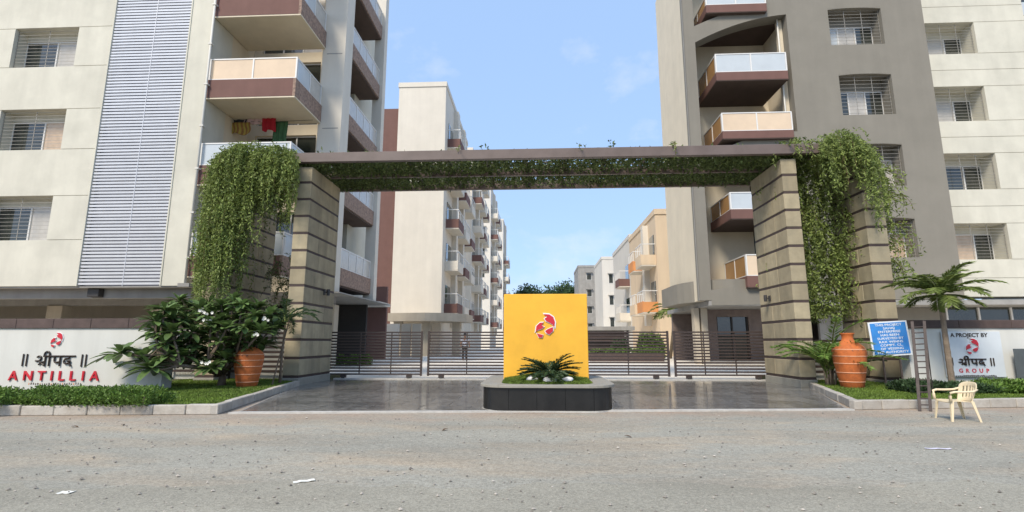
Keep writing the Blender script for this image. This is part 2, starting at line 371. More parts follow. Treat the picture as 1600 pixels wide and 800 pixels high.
KL0, KL1, KL2 = (-18.0, 9.72), (-6.72, 10.78), (-8.15, 17.55)      # left kerb line (outer face): road run, corner, gate end
KR0, KR1, KR2 = (16.5, 13.62), (7.10, 12.22), (8.85, 17.55)
drive_poly = [(-6.45, 11.0), (6.95, 12.2), (8.95, 17.6), (8.95, 21.2), (-8.25, 21.2), (-8.25, 17.6)]
m = MB(); m.prism(drive_poly, 'z', .002, .022); drv = tag(m.build('driveway', grout_m), kind='structure')
TX, TY = 1.15, .72
inset = [(-6.40, 11.1), (6.93, 12.3), (8.93, 17.62), (8.93, 21.18), (-8.23, 21.18), (-8.23, 17.62)]
y = 10.9; r_ = 0
while y < 21.2:
    x = -9.0-(TX/2 if r_ % 2 else 0)
    while x < 9.2:
        p = clip_poly([(x+.011, y+.011), (x+TX-.011, y+.011), (x+TX-.011, y+TY-.011), (x+.011, y+TY-.011)], inset)
        if p and area(p) > .02:
            cx, cy = sum(q[0] for q in p)/len(p), sum(q[1] for q in p)/len(p)
            dz = random.uniform(0, .0025)
            MB().prism([(a-cx, b-cy) for a, b in p], 'z', 0, .016+dz).build('tile', tile_m, drv, (cx, cy, .016))
        x += TX
    y += TY; r_ += 1
m = MB(); m.prism([(-6.55, 10.86), (7.02, 12.08), (6.97, 12.22), (-6.5, 11.02)], 'z', 0, .034); m.build('edging', edge_m, drv)

def kerb_run(parent, a, b, side, step=.66, h=.20, wd=.17):
    a, b = Vector((*a, 0)), Vector((*b, 0)); L = (b-a).length; n = max(1, round(L/step)); d = (b-a)/L; nrm = Vector((-d.y, d.x, 0))*side
    for i in range(n):
        p0 = a+d*(L*i/n+.006); p1 = a+d*(L*(i+1)/n-.006); hh = h+random.uniform(-.008, .008); j = random.uniform(-.008, .008)
        c = (p0+p1)/2; q = [p0+nrm*j, p1+nrm*j, p1+nrm*(wd+j), p0+nrm*(wd+j)]
        MB().prism([((k-c).x, (k-c).y) for k in q], 'z', 0, hh).build('kerb_stone', kerb_m, parent, (c.x, c.y, 0), bevel=.014, fix=True)
k1 = thing('kerb', 'pale concrete kerb around the left garden bed below the long hedge', 'kerb', (-8, 10.7, 0)); kerb_run(k1, KL0, KL1, 1); kerb_run(k1, KL1, KL2, 1, .75)
k2 = thing('kerb', 'pale concrete kerb around the right garden bed behind the plastic chair', 'kerb', (9, 12.5, 0)); kerb_run(k2, KR0, KR1, -1); kerb_run(k2, KR1, KR2, -1, .75)

# garden beds with grass
def inside(p, poly):
    c = False
    for i in range(len(poly)):
        (x1, y1), (x2, y2) = poly[i], poly[i-1]
        if (y1 > p[1]) != (y2 > p[1]) and p[0] < (x2-x1)*(p[1]-y1)/(y2-y1)+x1: c = not c
    return c
bedL = [(-19, 9.95), (-6.92, 11.0), (-8.32, 17.6), (-8.32, 22), (-19, 22)]
bedR = [(7.32, 12.45), (16.8, 13.9), (16.8, 22), (9.0, 22), (9.0, 17.6)]
def lawn(name, poly, z, label, region, n, hgt=.055):
    m = MB(); m.prism(poly, 'z', .0, z); tag(m.build('garden_bed', soil_m), kind='structure')
    P = []
    xs = [p[0] for p in region]; ys = [p[1] for p in region]
    while len(P) < n:
        p = (random.uniform(min(xs), max(xs)), random.uniform(min(ys), max(ys)))
        if inside(p, region): P.append((*p, z-.005))
    P = np.array(P); D = np.stack([RNG.normal(0, .5, n), RNG.normal(0, .5, n), np.ones(n)], 1)
    return tag(leaves(name, grass_m, None, P, D, hgt, .022), label, 'grass', kind='stuff')
lawn('grass', bedL, .165, 'short green lawn around the left terracotta pot', [(-11.5, 10.75), (-6.95, 11.05), (-8.32, 17.6), (-8.32, 19), (-12.5, 19), (-12.5, 14.5), (-10.4, 14.0)], 42000)
lawn('grass', bedR, .165, 'short green lawn around the right terracotta pot', [(7.35, 12.48), (16.6, 13.9), (16.6, 15), (12, 17), (12, 19), (9.0, 19), (9.0, 17.6)], 40000)

# ------------------------------------------------------------------ building parts
def window(b, x0, x1, z0, z1, yf, yr, panes, ang=1):
    """deep-set sliding window: panes stand at yr, steel grille near the wall face yf"""
    yr = yr or yf; fr = MB(); t = .07
    fr.box(x0, x1, yr, yr+.08, z0, z0+t); fr.box(x0, x1, yr, yr+.08, z1-t, z1)
    n = len(panes); wd = (x1-x0)/n
    for i in range(n+1):
        c = x0+wd*i; fr.box(max(x0, c-t/2), min(x1, c+t/2), yr-.004, yr+.076, z0+t, z1-t)
    o = fr.build('window', white_metal, b)
    for i, pm in enumerate(panes): box('pane', pm, o, x0+wd*i+t/2, x0+wd*(i+1)-t/2, yr+.03+.012*(i % 2), yr+.045+.012*(i % 2), z0+t, z1-t)
    return o
GB = {}
def grille(win, x0, x1, z0, z1, y, n=10, nv=2):
    key = round(x1-x0, 2)
    if key not in GB: GB[key] = boxmesh(grille_m, x1-x0, .014, .014)
    for i in range(n): piece('grille_bar', GB[key], win, ((x0+x1)/2, y, z0+(z1-z0)*(i+.6)/n))
    key = ('v', round(z1-z0, 2))
    if key not in GB: GB[key] = boxmesh(grille_m, .024, .016, z1-z0)
    for i in range(nv+1): piece('grille_post', GB[key], win, (x0+.03+(x1-x0-.06)*i/nv, y+.022, z0))

# ------------------------------------------------------------------ left apartment building
FH = 4.29
bl = thing('apartment_building', 'cream apartment building on the left with white louver strip and corner balconies', 'building', (-18, 22, 0))
XL, XR, ZB, ZT = -48.0, -15.75, 4.0, 24.0
win_z = [(6.16, 8.27), (10.57, 12.62), (14.86, 16.96), (19.15, 21.2)]
wx = (-25.95, -22.62)
holes = [(wx[0], wx[1], a, b) for a, b in win_z] + [(-32.5, -29.2, a, b) for a, b in win_z]
lou = (-20.88, -16.88)
holes_wall('wall', cream, bl, XL, lou[0], ZB, ZT, 22.035, 23.6, holes)
box('wall', cream, bl, lou[1], XR, 22.035, 23.6, ZB, ZT)
# facing panels between the groove lines
levels = [ZB]
for a, b in win_z: levels += [a, b]
levels.append(ZT)
for a, b in zip(levels, levels[1:]):
    hs = [h for h in holes if a-.01 <= h[2] and h[3] <= b+.01]
    panel_band(bl, XL, lou[0], a+.014, b-.014, 21.99, 22.033, hs)
holes_wall('facing_panel', cream, bl, lou[1], XR+.0, ZB+.0, ZT, 21.985, 22.033, [])
patt = [[glass_dark, curtain_w], [glass_dark, curtain_p], [glass_dark, curtain_w], [glass_dark, curtain_w]]
for i, (a, b) in enumerate(win_z):
    for (p, q) in (wx, (-32.5, -29.2)):
        wn = window(bl, p, q, a+.02, b-.35, 22.66, 0, patt[[2, 1, 0, 3][i]])
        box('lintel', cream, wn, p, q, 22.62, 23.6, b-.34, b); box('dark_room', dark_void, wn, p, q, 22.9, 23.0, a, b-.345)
        grille(wn, p, q, a+.05, b-.03, 22.15, 11, 2)
# louver screen
lo = box('louver_screen', gap_m, bl, lou[0], lou[1], 22.25, 22.4, ZB+.02, ZT)
sm = MB(); sm.prism([(-.092, .0), (-.075, .0), (-.085, .088), (-.10, .094), (-.105, .088)], 'x', -(lou[1]-lou[0])/2+.06, (lou[1]-lou[0])/2-.06)
smesh = sm.mesh('slat', louver_m, fix=True)
z = ZB+.06
while z < 20.5:
    piece('slat', smesh, lo, ((lou[0]+lou[1])/2, 22.1+random.uniform(-.004, .004), z)); z += .1585
cx = (lou[0]+lou[1])/2+.18
box('joint_strip', louver_m, lo, cx-.012, cx+.012, 21.985, 21.992, ZB, 20.6)
for xx in (lou[0]+.03, lou[1]-.03): box('side_trim', cream, lo, xx-.03, xx+.03, 21.95, 22.2, ZB, 20.6)
# drain pipe
m = MB(); m.tube([(-15.68, 21.86, 4.1), (-15.68, 21.86, 23)], .055, 8); pp = m.build('drain_pipe', pipe_m, bl, smooth=True)
for zz in np.arange(5.2, 22, 2.1): box('pipe_clamp', pipe_m, pp, -15.77, -15.59, 21.79, 21.98, zz, zz+.07)
box('pipe_foot', concrete_m, pp, -15.95, -15.42, 21.75, 22.3, 3.93, 4.09)
# recess behind the balconies and stepped right-hand side
box('return_wall', cream_w, bl, -15.9, -15.752, 23.61, 26.0, ZB, ZT)
holes_wall('rear_wall', cream_w, bl, -15.75, -10.9, ZB, ZT, 25.6, 25.9, [(-15.3, -11.9, 4.6+FH*i, 8.3+FH*i) for i in range(4)])
for i in range(4):
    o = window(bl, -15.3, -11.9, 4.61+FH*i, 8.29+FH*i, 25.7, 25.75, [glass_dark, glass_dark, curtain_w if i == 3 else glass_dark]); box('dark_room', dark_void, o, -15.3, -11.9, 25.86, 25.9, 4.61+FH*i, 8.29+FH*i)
box('pier', ivory, bl, -11.55, -10.3, 24.95, 26.0, ZB, ZT)
for zz in (8.35, 12.64, 16.93): box('pier_groove', concrete_m, bl, -11.3, -10.45, 24.945, 24.96, zz, zz+.05)
box('end_pier', ivory, bl, -10.75, -10.1, 30.9, 31.5, ZB, 26)
box('rear_core', cream, bl, -15.5, -11.6, 30, 33.4, 4.3, 24)
box('loggia_wall', beige_m, bl, -12.6, -12.5, 26.0, 30.9, ZB, ZT)
def balcony(b, x0, x1, yf, yb, zb, zp, zg, slab_m, front_m, side_m, side, gf, gs, open_end=None, slab_t=.14):
    """side: +1 return parapet on the right, -1 on the left"""
    o = box('balcony', slab_m, b, x0, x1, yf, yb, zb, zb+slab_t, .01); t = .12
    box('parapet', front_m, o, x0+(.0 if side > 0 else t+.002), x1-(t+.002 if side > 0 else 0), yf-.012, yf+t, zb+slab_t*.55, zp)
    sx = (x1-t, x1+.012) if side > 0 else (x0-.012, x0+t)
    box('side_parapet', side_m, o, sx[0], sx[1], yf-.010, yb-.02, zb+slab_t*.55+.004, zp)
    # steel and glass railing
    rl = MB(); r = .035
    rl.box(x0, x1, yf+.01, yf+.08, zg-.06, zg); rl.box(x0, x1, yf+.01, yf+.08, zp+.002, zp+.05)
    fx = [x0+.03, (x0+x1)/2, x1-.03] if x1-x0 > 2 else [x0+.03, x1-.03]
    for c in fx: rl.box(c-r, c+r, yf+.012, yf+.078, zp+.05, zg-.06)
    sxx = x1-.09 if side > 0 else x0+.02
    rl.box(sxx, sxx+.07, yf+.085, yb-.05, zg-.058, zg+.002); rl.box(sxx, sxx+.07, yf+.085, yb-.05, zp+.002, zp+.048)
    sy = np.linspace(yf+.2, yb-.1, 3)
    for c in sy: rl.box(sxx+.003, sxx+.067, c-r, c+r, zp+.05, zg-.06)
    rail = rl.build('railing', white_metal, o)
    for a, c, gm in zip(fx, fx[1:], gf*3): box('glass_pane', gm, rail, a+.04, c-.04, yf+.035, yf+.05, zp+.05, zg-.06)
    for a, c, gm in zip(sy, sy[1:], gs*3): box('glass_pane', gm, rail, sxx+.028, sxx+.043, a+.04, c-.04, zp+.05, zg-.06)
    return o
for i in range(5):
    zb = 4.35-.0+FH*(i) if i else 4.30
    zb = 12.94+FH*(i-2)
    balcony(bl, -15.72, -11.40, 22.0, 24.94, zb, zb+.99, zb+2.09, cream_w, brown, brown_mottle, 1, [glass_peach_refl, glass_peach_refl] if i > 1 else [glass_grey, glass_grey], [glass_grey, curtain_w])
    # loggia stack on the driveway side
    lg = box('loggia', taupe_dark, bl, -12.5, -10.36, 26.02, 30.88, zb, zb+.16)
    box('parapet', brown_mottle, lg, -10.42, -10.29, 26.0, 30.88, zb+.09, zb+1.0)
    rl = MB(); rl.box(-10.40, -10.33, 26.02, 30.87, zb+2.03, zb+2.09); rl.box(-10.40, -10.33, 26.02, 30.87, zb+1.002, zb+1.05)
    for c in np.linspace(26.1, 30.8, 5): rl.box(-10.398, -10.332, c-.035, c+.035, zb+1.05, zb+2.03)
    ro = rl.build('railing', white_metal, lg)
    ys = np.linspace(26.1, 30.8, 5)
    for a, c in zip(ys, ys[1:]): box('glass_pane', curtain_w, ro, -10.372, -10.357, a+.04, c-.04, zb+1.05, zb+2.03)
# stilt parking under the building
box('soffit', concrete_m, bl, XL, -15.96, 22.05, 34, ZB-.06, ZB-.004)
box('soffit', concrete_m, bl, -15.955, -9.9, 25.0, 34, ZB-.06, ZB-.004)
box('beam', concrete_m, bl, XL, -15.8, 22.6, 23.0, ZB-.5, ZB-.065)
box('beam', concrete_m, bl, XL, -11.0, 27.0, 27.4, ZB-.5, ZB-.065)
for x in (-31.6, -26.6, -20.6, -17.2, -11.3):
    box('column', beige_m, bl, x-.45, x+.45, 26.9, 27.5, 0, ZB-.505, .02)
box('parking_wall', beige_m, bl, -48, -20.0, 33, 33.3, 0, ZB-.07); box('parking_wall', beige_m, bl, -48.3, -48.0, 22, 33.3, 0, ZB)
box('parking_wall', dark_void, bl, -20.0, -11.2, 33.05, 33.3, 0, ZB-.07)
box('electric_box', lamp_m, bl, at(142, 455, 22.5).x, at(160, 455, 22.5).x, 22.3, 22.7, 3.55, 3.93, .02)
box('conduit', lamp_m, bl, at(35, 458, 24).x, at(58, 458, 24).x, 24, 24.1, 3.7, 3.9)

# laundry on the third-floor balcony
def cloth(name, label, mats, u0, u1, v0, v1, Y, waves=3, stripes=False):
    a, b = at(u0, v0, Y), at(u1, v1, Y); m = MB(); nx, nz = 14, 9
    for j in range(nz+1):
        for i in range(nx+1):
            s, t = i/nx, j/nz; hem = .06*math.sin(s*9+u0)*t
            m.v.append((a.x+(b.x-a.x)*(s+.03*math.sin(t*5+u0)), Y+.05*math.sin(s*waves*6.28+u0)*(.3+t), a.z+(b.z-a.z)*t+hem))
    for j in range(nz):
        for i in range(nx):
            m.cur = (i % 2) if stripes else 0; p = j*(nx+1)+i; m.face(p, p+1, p+nx+2, p+nx+1)
    o = m.build(name, mats, smooth=True); tag(o, label, 'laundry', 'laundry hung on the left balcony')
    md = o.modifiers.new('s', 'SOLIDIFY'); md.thickness = .012; return o
navy = M('navy_cloth', (.022, .026, .034), .9, .2, 6); ycl = M('yellow_cloth', (.38, .28, .06), .9, .15, 6); pcl = M('pink_cloth', (.55, .38, .36), .9, .15, 6)
rcl = M('red_cloth', (.36, .012, .02), .9, .1, 6); ocl = M('ochre_cloth', (.25, .12, .04), .9, .2, 6); gcl = M('green_cloth', (.05, .12, .05), .9, .2, 6)
cloth('hanging_cloth', 'dark navy cloth hanging under the left balcony ceiling', [navy], 351, 386, 177, 194, 24.3)
cloth('hanging_cloth', 'yellow and brown striped cloth on the left balcony washing line', [ycl, ocl], 350, 391, 192, 209, 24.2, 2, True)
cloth('hanging_cloth', 'pale pink cloth hanging between the navy cloth and red garment', [pcl], 383, 413, 177, 193, 24.25)
cloth('hanging_cloth', 'bright red garment hanging on the left balcony', [rcl], 411, 430, 176, 204, 24.2)
cloth('hanging_cloth', 'dark green cloth hanging right of the red garment', [gcl], 428, 447, 190, 222, 24.4)
m = MB(); m.tube([(-15.7, 24.25, 12.82), (-13.5, 24.25, 12.78), (-11.5, 24.25, 12.82)], .012, 5); tag(m.build('washing_line', lamp_m), 'thin washing line across the left balcony', 'line')

# ------------------------------------------------------------------ right apartment building
YR = 28.0; YC = 29.0
br = thing('apartment_building', 'taupe and cream apartment building on the right with arched balcony recess', 'building', (18, 28, 0))
kx = YR/22.0
def zc(z22, Y=YR): return CAM_H+(z22-CAM_H)*Y/22.0
xe = 17.70*kx; xrec = 11.62*kx; xl0 = 6.92*kx; xl1 = 7.4*kx; ztop = 26.0; zlo = zc(3.25)
tw = []
for a, b, c, d in ((13.5, 15.87, 14.86, 16.7), (13.66, 15.95, 11.46, 13.42), (13.82, 16.0, 8.17, 10.1), (13.95, 16.12, 5.03, 6.76)):
    tw.append((a*kx, b*kx, zc(c), zc(d)))
tw.append((13.4*kx, 15.8*kx, zc(18.15), zc(20.0)))
holes_wall('wall', taupe, br, xrec, xe, zlo, ztop, YR, YR+1.3, tw)
pats = [[glass_grey, curtain_w, glass_dark], [glass_dark, curtain_w, glass_dark], [glass_dark, curtain_w], [glass_dark, curtain_w, curtain_p], [glass_dark, curtain_w]]
for h, pt in zip(tw, pats):
    wn = window(br, h[0]+.002, h[1]-.002, h[2]+.02, h[3]-.65, YR+.95, 0, pt)
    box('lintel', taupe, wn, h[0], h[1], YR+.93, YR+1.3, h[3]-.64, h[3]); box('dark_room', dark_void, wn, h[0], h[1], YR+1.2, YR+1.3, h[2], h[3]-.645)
    grille(wn, h[0]+.02, h[1]-.02, h[2]+.04, h[3]-.02, YR+.2, 11, 3)
    # segmental head that bows the top of the opening
    pts = [(h[0], h[3]+.002)]+[(h[0]+(h[1]-h[0])*t, h[3]-.08*(2*t-1)**2) for t in np.linspace(0, 1, 9)]+[(h[1], h[3]+.002)]
    MB().prism([(p[0], p[1]) for p in pts[::-1]], 'y', YR+.004, YR+.3).build('arched_head', taupe, br, fix=True)
# left post, side wall to the drive
box('corner_post', taupe, br, xl0, xl1, YR, YR+.5, zlo, ztop)
box('side_wall', cream_w, br, xl0+.02, xl0+.4, YR+.5, 34.2, zlo, ztop)
box('post_groove', concrete_m, br, xl0-.012, xl0, YR+.15, YR+.25, zlo, ztop)
# arched bands that frame the recess
def arc_band(lo_pts, hi_pts):
    n = 14; xs = np.linspace(xl1-.01, xrec+.01, n)
    f = lambda P: np.interp(xs, [p[0] for p in P], [p[1] for p in P])
    def curve(P):
        (xa, za), (xm, zm), (xb, zb) = P; co = np.polyfit([xa, xm, xb], [za, zm, zb], 2); return np.polyval(co, xs)
    l, h = curve(lo_pts), curve(hi_pts)
    m = MB(); pts = [(x, z_) for x, z_ in zip(xs, l)]+[(x, z_) for x, z_ in zip(xs[::-1], h[::-1])]
    m.prism(pts, 'y', YR+.003, YR+.9); m.build('arched_band', taupe, br, fix=True)
p = lambda u, v: (at(u, v, YR).x, at(u, v, YR).z)
arc_band([p(1072, 74), p(1140, 42), p(1232, 22)], [p(1069, 48), p(1130, 22), p(1226, -8)])
arc_band([p(1083, 300), p(1150, 268), p(1255, 245)], [p(1082, 262), p(1150, 224), p(1245, 205)])
arc_band([p(1055, 478), p(1120, 477), p(1270, 474)], [p(1055, 462), p(1120, 452), p(1262, 446)])
holes_wall('recess_wall', cream_w, br, xl0+.4, xrec+.6, zlo, ztop, YR+3.1, YR+3.4, [(13.2, 14.7, zc(13.6+k*2.9), zc(15.6+k*2.9)) for k in (-3, -2, -1, 0, 1)])
for k in (-3, -2, -1, 0, 1):
    wn = window(br, 13.2, 14.7, zc(13.6+k*2.9)+.01, zc(15.6+k*2.9)-.01, YR+3.2, YR+3.2, [glass_dark, glass_dark])
box('recess_side', cream_w, br, xrec-.02, xrec+.0, YR+1.3, YR+3.08, zlo, ztop); box('recess_edge', cream_w, br, xrec-.25, xrec-.024, YR+.55, YR+.9, zlo, ztop)
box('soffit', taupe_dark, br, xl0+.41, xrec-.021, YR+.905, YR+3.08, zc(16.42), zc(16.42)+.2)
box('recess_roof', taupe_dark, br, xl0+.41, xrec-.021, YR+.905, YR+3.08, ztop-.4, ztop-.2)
m = MB(); m.tube([(xrec-.33, YR+.45, 4), (xrec-.33, YR+.45, 24)], .05, 8); m.build('drain_pipe', pipe_m, br, smooth=True)
# balconies: (left u, right u, glass top v, parapet top v, parapet bottom v)
for k, (u0, u1, vg, vp, vb, gl) in enumerate(((1104, 1196, -8, 8, 21, glass_grey), (1120, 1232, 84, 113, 127, glass_grey), (1130, 1241, 176, 205, 218, glass_peach_refl), (1143, 1262, 300, 327, 343, glass_grey), (1169, 1285, 397, 431, 450, glass_peach_refl))):
    a = at(u0, vb, YR-.25); b = at(u1, vg, YR-.25); zp = at(u0, vp, YR-.25).z
    x1 = min(b.x, xrec-.35)
    balcony(br, a.x, x1, YR-.25, YR+3.08, a.z, zp, at(u0, vg, YR-.25).z, taupe_dark, brown, brown, -1, [gl, gl], [glass_amber_refl, glass_amber_refl], slab_t=.10)
# cream wing to the right
kc = YC/22.0
def zr(z22): return zc(z22, YC)
cx0, cx1 = 17.2*kc, 22.05*kc
ch = [(17.0*kc, 19.83*kc, zr(c), zr(d)) for c, d in ((14.27, 15.8), (11.07, 12.69), (7.96, 9.58), (4.92, 6.46), (17.4, 18.95))]
holes_wall('cream_wall', cream, br, 16.9*kc, cx1, zr(3.35), ztop, YC+.035, YC+1.4, ch)
lv = sorted([zr(3.35), ztop]+[q for h in ch for q in (h[2], h[3])])
for a, b in zip(lv, lv[1:]):
    hs = [h for h in ch if a-.01 <= h[2] and h[3] <= b+.01]
    mid = (a+b)/2
    for q0, q1 in ([(a, b)] if hs else [(a, mid), (mid, b)]):
        panel_band(br, 16.9*kc, cx1, q0+.014, q1-.014, YC-.01, YC+.033, hs)
cp = [[glass_grey, curtain_w, glass_dark], [glass_dark, curtain_w, glass_dark], [curtain_o, glass_dark, glass_dark], [curtain_p, curtain_p, glass_dark], [glass_dark, curtain_w]]
for h, pt in zip(ch, cp):
    wn = window(br, 17.55*kc, h[1]-.002, h[2]+.02, h[3]-.4, YC+1.05, 0, pt)
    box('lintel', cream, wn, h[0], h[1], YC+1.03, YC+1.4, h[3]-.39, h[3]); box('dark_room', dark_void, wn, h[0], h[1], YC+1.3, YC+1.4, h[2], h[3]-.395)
    grille(wn, 17.72*kc, h[1]-.02, h[2]+.04, h[3]-.02, YC+.15, 11, 3)
# recessed wing at the far right edge with brown balconies
YW2 = 32.0
box('wing_wall', cream, br, cx1-.2, 42, YW2+2.2, YW2+2.6, 3, ztop)
for vt, vb in ((45, 70), (142, 165), (236, 258), (330, 352), (-55, -32)):
    a = at(1573, vb, YW2); b = at(1573, vt, YW2)
    o = box('wing_balcony', brown, br, a.x, 40, YW2, YW2+2.2, a.z, b.z)
    zt_ = at(1573, vt-68, YW2).z
    box('glass_pane', glass_grey, o, a.x+.1, 39.8, YW2+.08, YW2+.1, at(1573, vt-22, YW2).z, at(1573, vt-42, YW2).z)
    box('white_band', ivory, o, a.x-.05, 40, YW2+.03, YW2+2.2, b.z+.01, at(1573, vt-20, YW2).z)
    wn = MB(); z0_, z1_ = at(1573, vt-42, YW2).z, zt_
    for q in np.arange(a.x+.1, 39, 1.3): wn.box(q, q+.07, YW2+.5, YW2+.56, z0_, z1_)
    wn.build('mullion', white_metal, o); box('dark_glazing', glass_dark, o, a.x, 40, YW2+.7, YW2+.75, z0_-1, z1_)
# ground floor: soffit, lobby, glazed front behind the right sign wall
box('soffit', concrete_m, br, xl0+.45, 40, YR+.02, YR+9, zlo-.28, zlo-.02)
m = MB(); arc = [(xl0+.3+2.4*(1-math.cos(t)), 28.0+3.2-3.2*math.sin(t)) for t in np.linspace(0, math.pi/2, 8)]
m.prism([(xl0-.6, 34.0)]+[(x-.9, y_) for x, y_ in arc]+[(12.0, 28.05), (12.0, 34.0)], 'z', zlo-.02, zlo+1.15); m.build('curved_fascia', taupe, br, fix=True)
lobx0, lobx1 = at(1103, 520, 31.5).x, 16.2
dx0, dx1 = at(1121, 520, 31.5).x, at(1171, 520, 31.5).x
holes_wall('lobby_wall', lobby_m, br, lobx0, lobx1, .25, zlo-.29, 31.5, 31.8, [(dx0, dx1, .2, at(1121, 495, 31.5).z)])
dr = box('entrance_door', glass_dark, br, dx0, dx1, 31.7, 31.74, .27, at(1121, 495, 31.5).z)
for q in (dx0, (dx0+dx1)/2-.04, dx1-.08): box('door_frame', lamp_m, dr, q, q+.08, 31.6, 31.69, .27, at(1121, 495, 31.5).z)
for q0, q1 in ((1086, 1094), (1097, 1107)): box('column', beige_m, br, at(q0, 520, 30).x, at(q1, 520, 30).x, 30, 30.5, .2, zlo-.29)
box('lobby_step', concrete_m, br, at(1095, 560, 30.5).x, 16, 29.8, 31.45, .2, .42)
box('rear_ground_wall', lobby_m, br, 9.5, 42, 36.6, 36.9, 0, zlo-.29)
gw = (at(1475, 480, 30.2).x, 36.0)
gl = box('ribbon_glazing', glass_dark, br, gw[0], gw[1], 30.2, 30.25, .6, zlo-.3)
for q in np.arange(gw[0], gw[1], 1.75): box('mullion', white_metal, gl, q, q+.09, 30.1, 30.19, .6, zlo-.3)
box('ground_wall', taupe, br, at(1400, 480, 30.2).x, gw[0]-.01, 30.15, 30.5, 0, zlo-.3)
box('ground_wall', concrete_m, br, lobx1+.01, at(1400, 480, 30.2).x-.01, 30.4, 30.6, 0, zlo-.3)

# ------------------------------------------------------------------ rows of further blocks along the inner drive
def far_block(label, x0, x1, y0, y1, zt, wall, side, floors, fh=4.2, z0=4.2, sb=None, pars=(brown, ivory), brown_strip=None, fronts=()):
    b = thing('apartment_block', label, 'building', ((x0+x1)/2, y0, 0), None)
    box('wall', wall, b, x0, x1, y0, y1, 0, zt)
    box('roof_parapet', wall, b, x0-.08, x1+.08, y0-.08, y1+.08, zt, zt+.5)
    xs = x1 if side > 0 else x0; s = side
    for f in range(floors):
        z = z0+f*fh
        if z+2.3 > zt: break
        for j, (ya, yb) in enumerate(sb or []):
            q = (xs+.004*s, xs+1.3*s); xa, xb = min(q), max(q)
            o = box('balcony', ivory, b, xa, xb, ya, yb, z, z+.18)
            pm = pars[(j+f) % len(pars)]
            box('parapet', pm, o, xa, xb, ya-.02, ya+.1, z+.1, z+1.0); q2 = (xs+1.2*s, xs+1.32*s)
            box('side_parapet', pm, o, min(q2), max(q2), ya+.102, yb, z+.1, z+1.05)
            r = MB(); r.box(min(q2)+.03, max(q2)-.03, ya+.1, yb, z+1.95, z+2.02); r.box(xa, xb, ya, ya+.06, z+1.95, z+2.02)
            for c in np.linspace(ya+.15, yb-.1, 4): r.box(min(q2)+.03, max(q2)-.03, c-.04, c+.04, z+1.05, z+1.95)
            r.build('railing', white_metal, o)
            q3 = (xs+.002*s, xs+.05*s)
            box('dark_opening', glass_dark, o, min(q3), max(q3), ya+.4, yb-.4, z+.2, min(z+2.9, zt-.3))
        for (ya, yb) in [((sb[k][1]), (sb[k+1][0])) for k in range(len(sb or [])-1)]:
            q = (xs, xs+.5*s)
            if f == 0: box('pilaster', ivory, b, min(q), max(q), ya+.15, yb-.15, 3, zt-.3)
        for (xa, xb, h) in fronts:
            wn = box('window', white_metal, b, xa-.06, xb+.06, y0-.03, y0+.1, z+1-.06, z+1+h+.06); box('pane', glass_dark, wn, xa, xb, y0-.045, y0-.031, z+1, z+1+h)
            box('window_hood', wall, wn, xa-.25, xb+.25, y0-.55, y0-.032, z+1+h+.1, z+1+h+.24)
    return b
b2 = far_block('tall cream block with blank end wall rising behind the pergola', at(620, 240, 48).x, -9.1, 48, 64, at(655, 136, 48).z, ivory, 1, 6, 4.25, 4.2, [(49.5, 53), (54.5, 58), (59.5, 63)])
x_ = at(600, 300, 49).x-3.5
box('brown_wing', brown, b2, x_, at(620, 240, 48).x-.01, 48.6, 60, 0, at(610, 170, 48.6).z)
m = MB(); m.prism([(-13.0, 44.0), (-9.6, 43.4), (-7.6, 44.2), (-6.4, 46.0), (-6.2, 49.0), (-13.0, 49.0)], 'z', 3.3, 4.0); m.build('porch_canopy', beige_m, b2, fix=True)
for q in ((-12.4, 45), (-9.8, 45), (-7.4, 46.5)): box('porch_column', beige_m, b2, q[0]-.35, q[0]+.35, q[1], q[1]+.7, .2, 3.3)
far_block('cream block stepping back behind the blank end wall block', -12.5, -9.2, 70, 84, at(724, 236, 70).z, ivory, 1, 6, 4.25, 4.2, [(71, 74.5), (76, 79), (80.5, 83)], fronts=[(-11.6, -10.4, 1.3)])
far_block('pale block with brown balconies far down the left of the drive', -13.5, -8.9, 96, 110, at(755, 292, 96).z, farw, 1, 6, 4.25, 4.2, [(97, 100), (102, 105), (107, 109.5)], fronts=[(-11.5, -10, 1.3)])
far_block('small pale block farthest down the left of the drive', -14, -8.6, 128, 142, at(775, 345, 128).z, farw, 1, 5, 4.25, 4.2, [(129, 132), (134, 137)], fronts=[(-11.5, -10, 1.3)])
far_block('warm-lit cream block with orange-lit balconies beyond the right building', 10.6, 22, 45, 58, at(1020, 335, 45).z, farwarm_lit, -1, 3, 4.2, 4.0, [(45.4, 48), (49.2, 51.8)], pars=(orange_lit_m, farwarm_lit))
far_block('plain pale block behind the orange-lit balcony block', 11.4, 24, 62, 76, at(985, 372, 62).z, farw, -1, 3, 4.2, 4.0, [(63, 66)], pars=(ivory, brown))
far_block('distant white tower with three small stacked windows right of the yellow wall', at(943, 500, 92).x, at(974, 500, 92).x, 92, 104, at(955, 405, 92).z, farw, -1, 3, 3.9, 3.2, None, fronts=[(at(953, 480, 92).x, at(959, 480, 92).x, 1.6)])
far_block('distant grey slab block right behind the yellow feature wall', at(905, 500, 110).x, at(936, 500, 110).x, 110, 122, at(925, 418, 110).z, concrete_m, -1, 4, 3.6, 3, None, fronts=[(at(918, 480, 110).x, at(925, 480, 110).x, 1.4)])
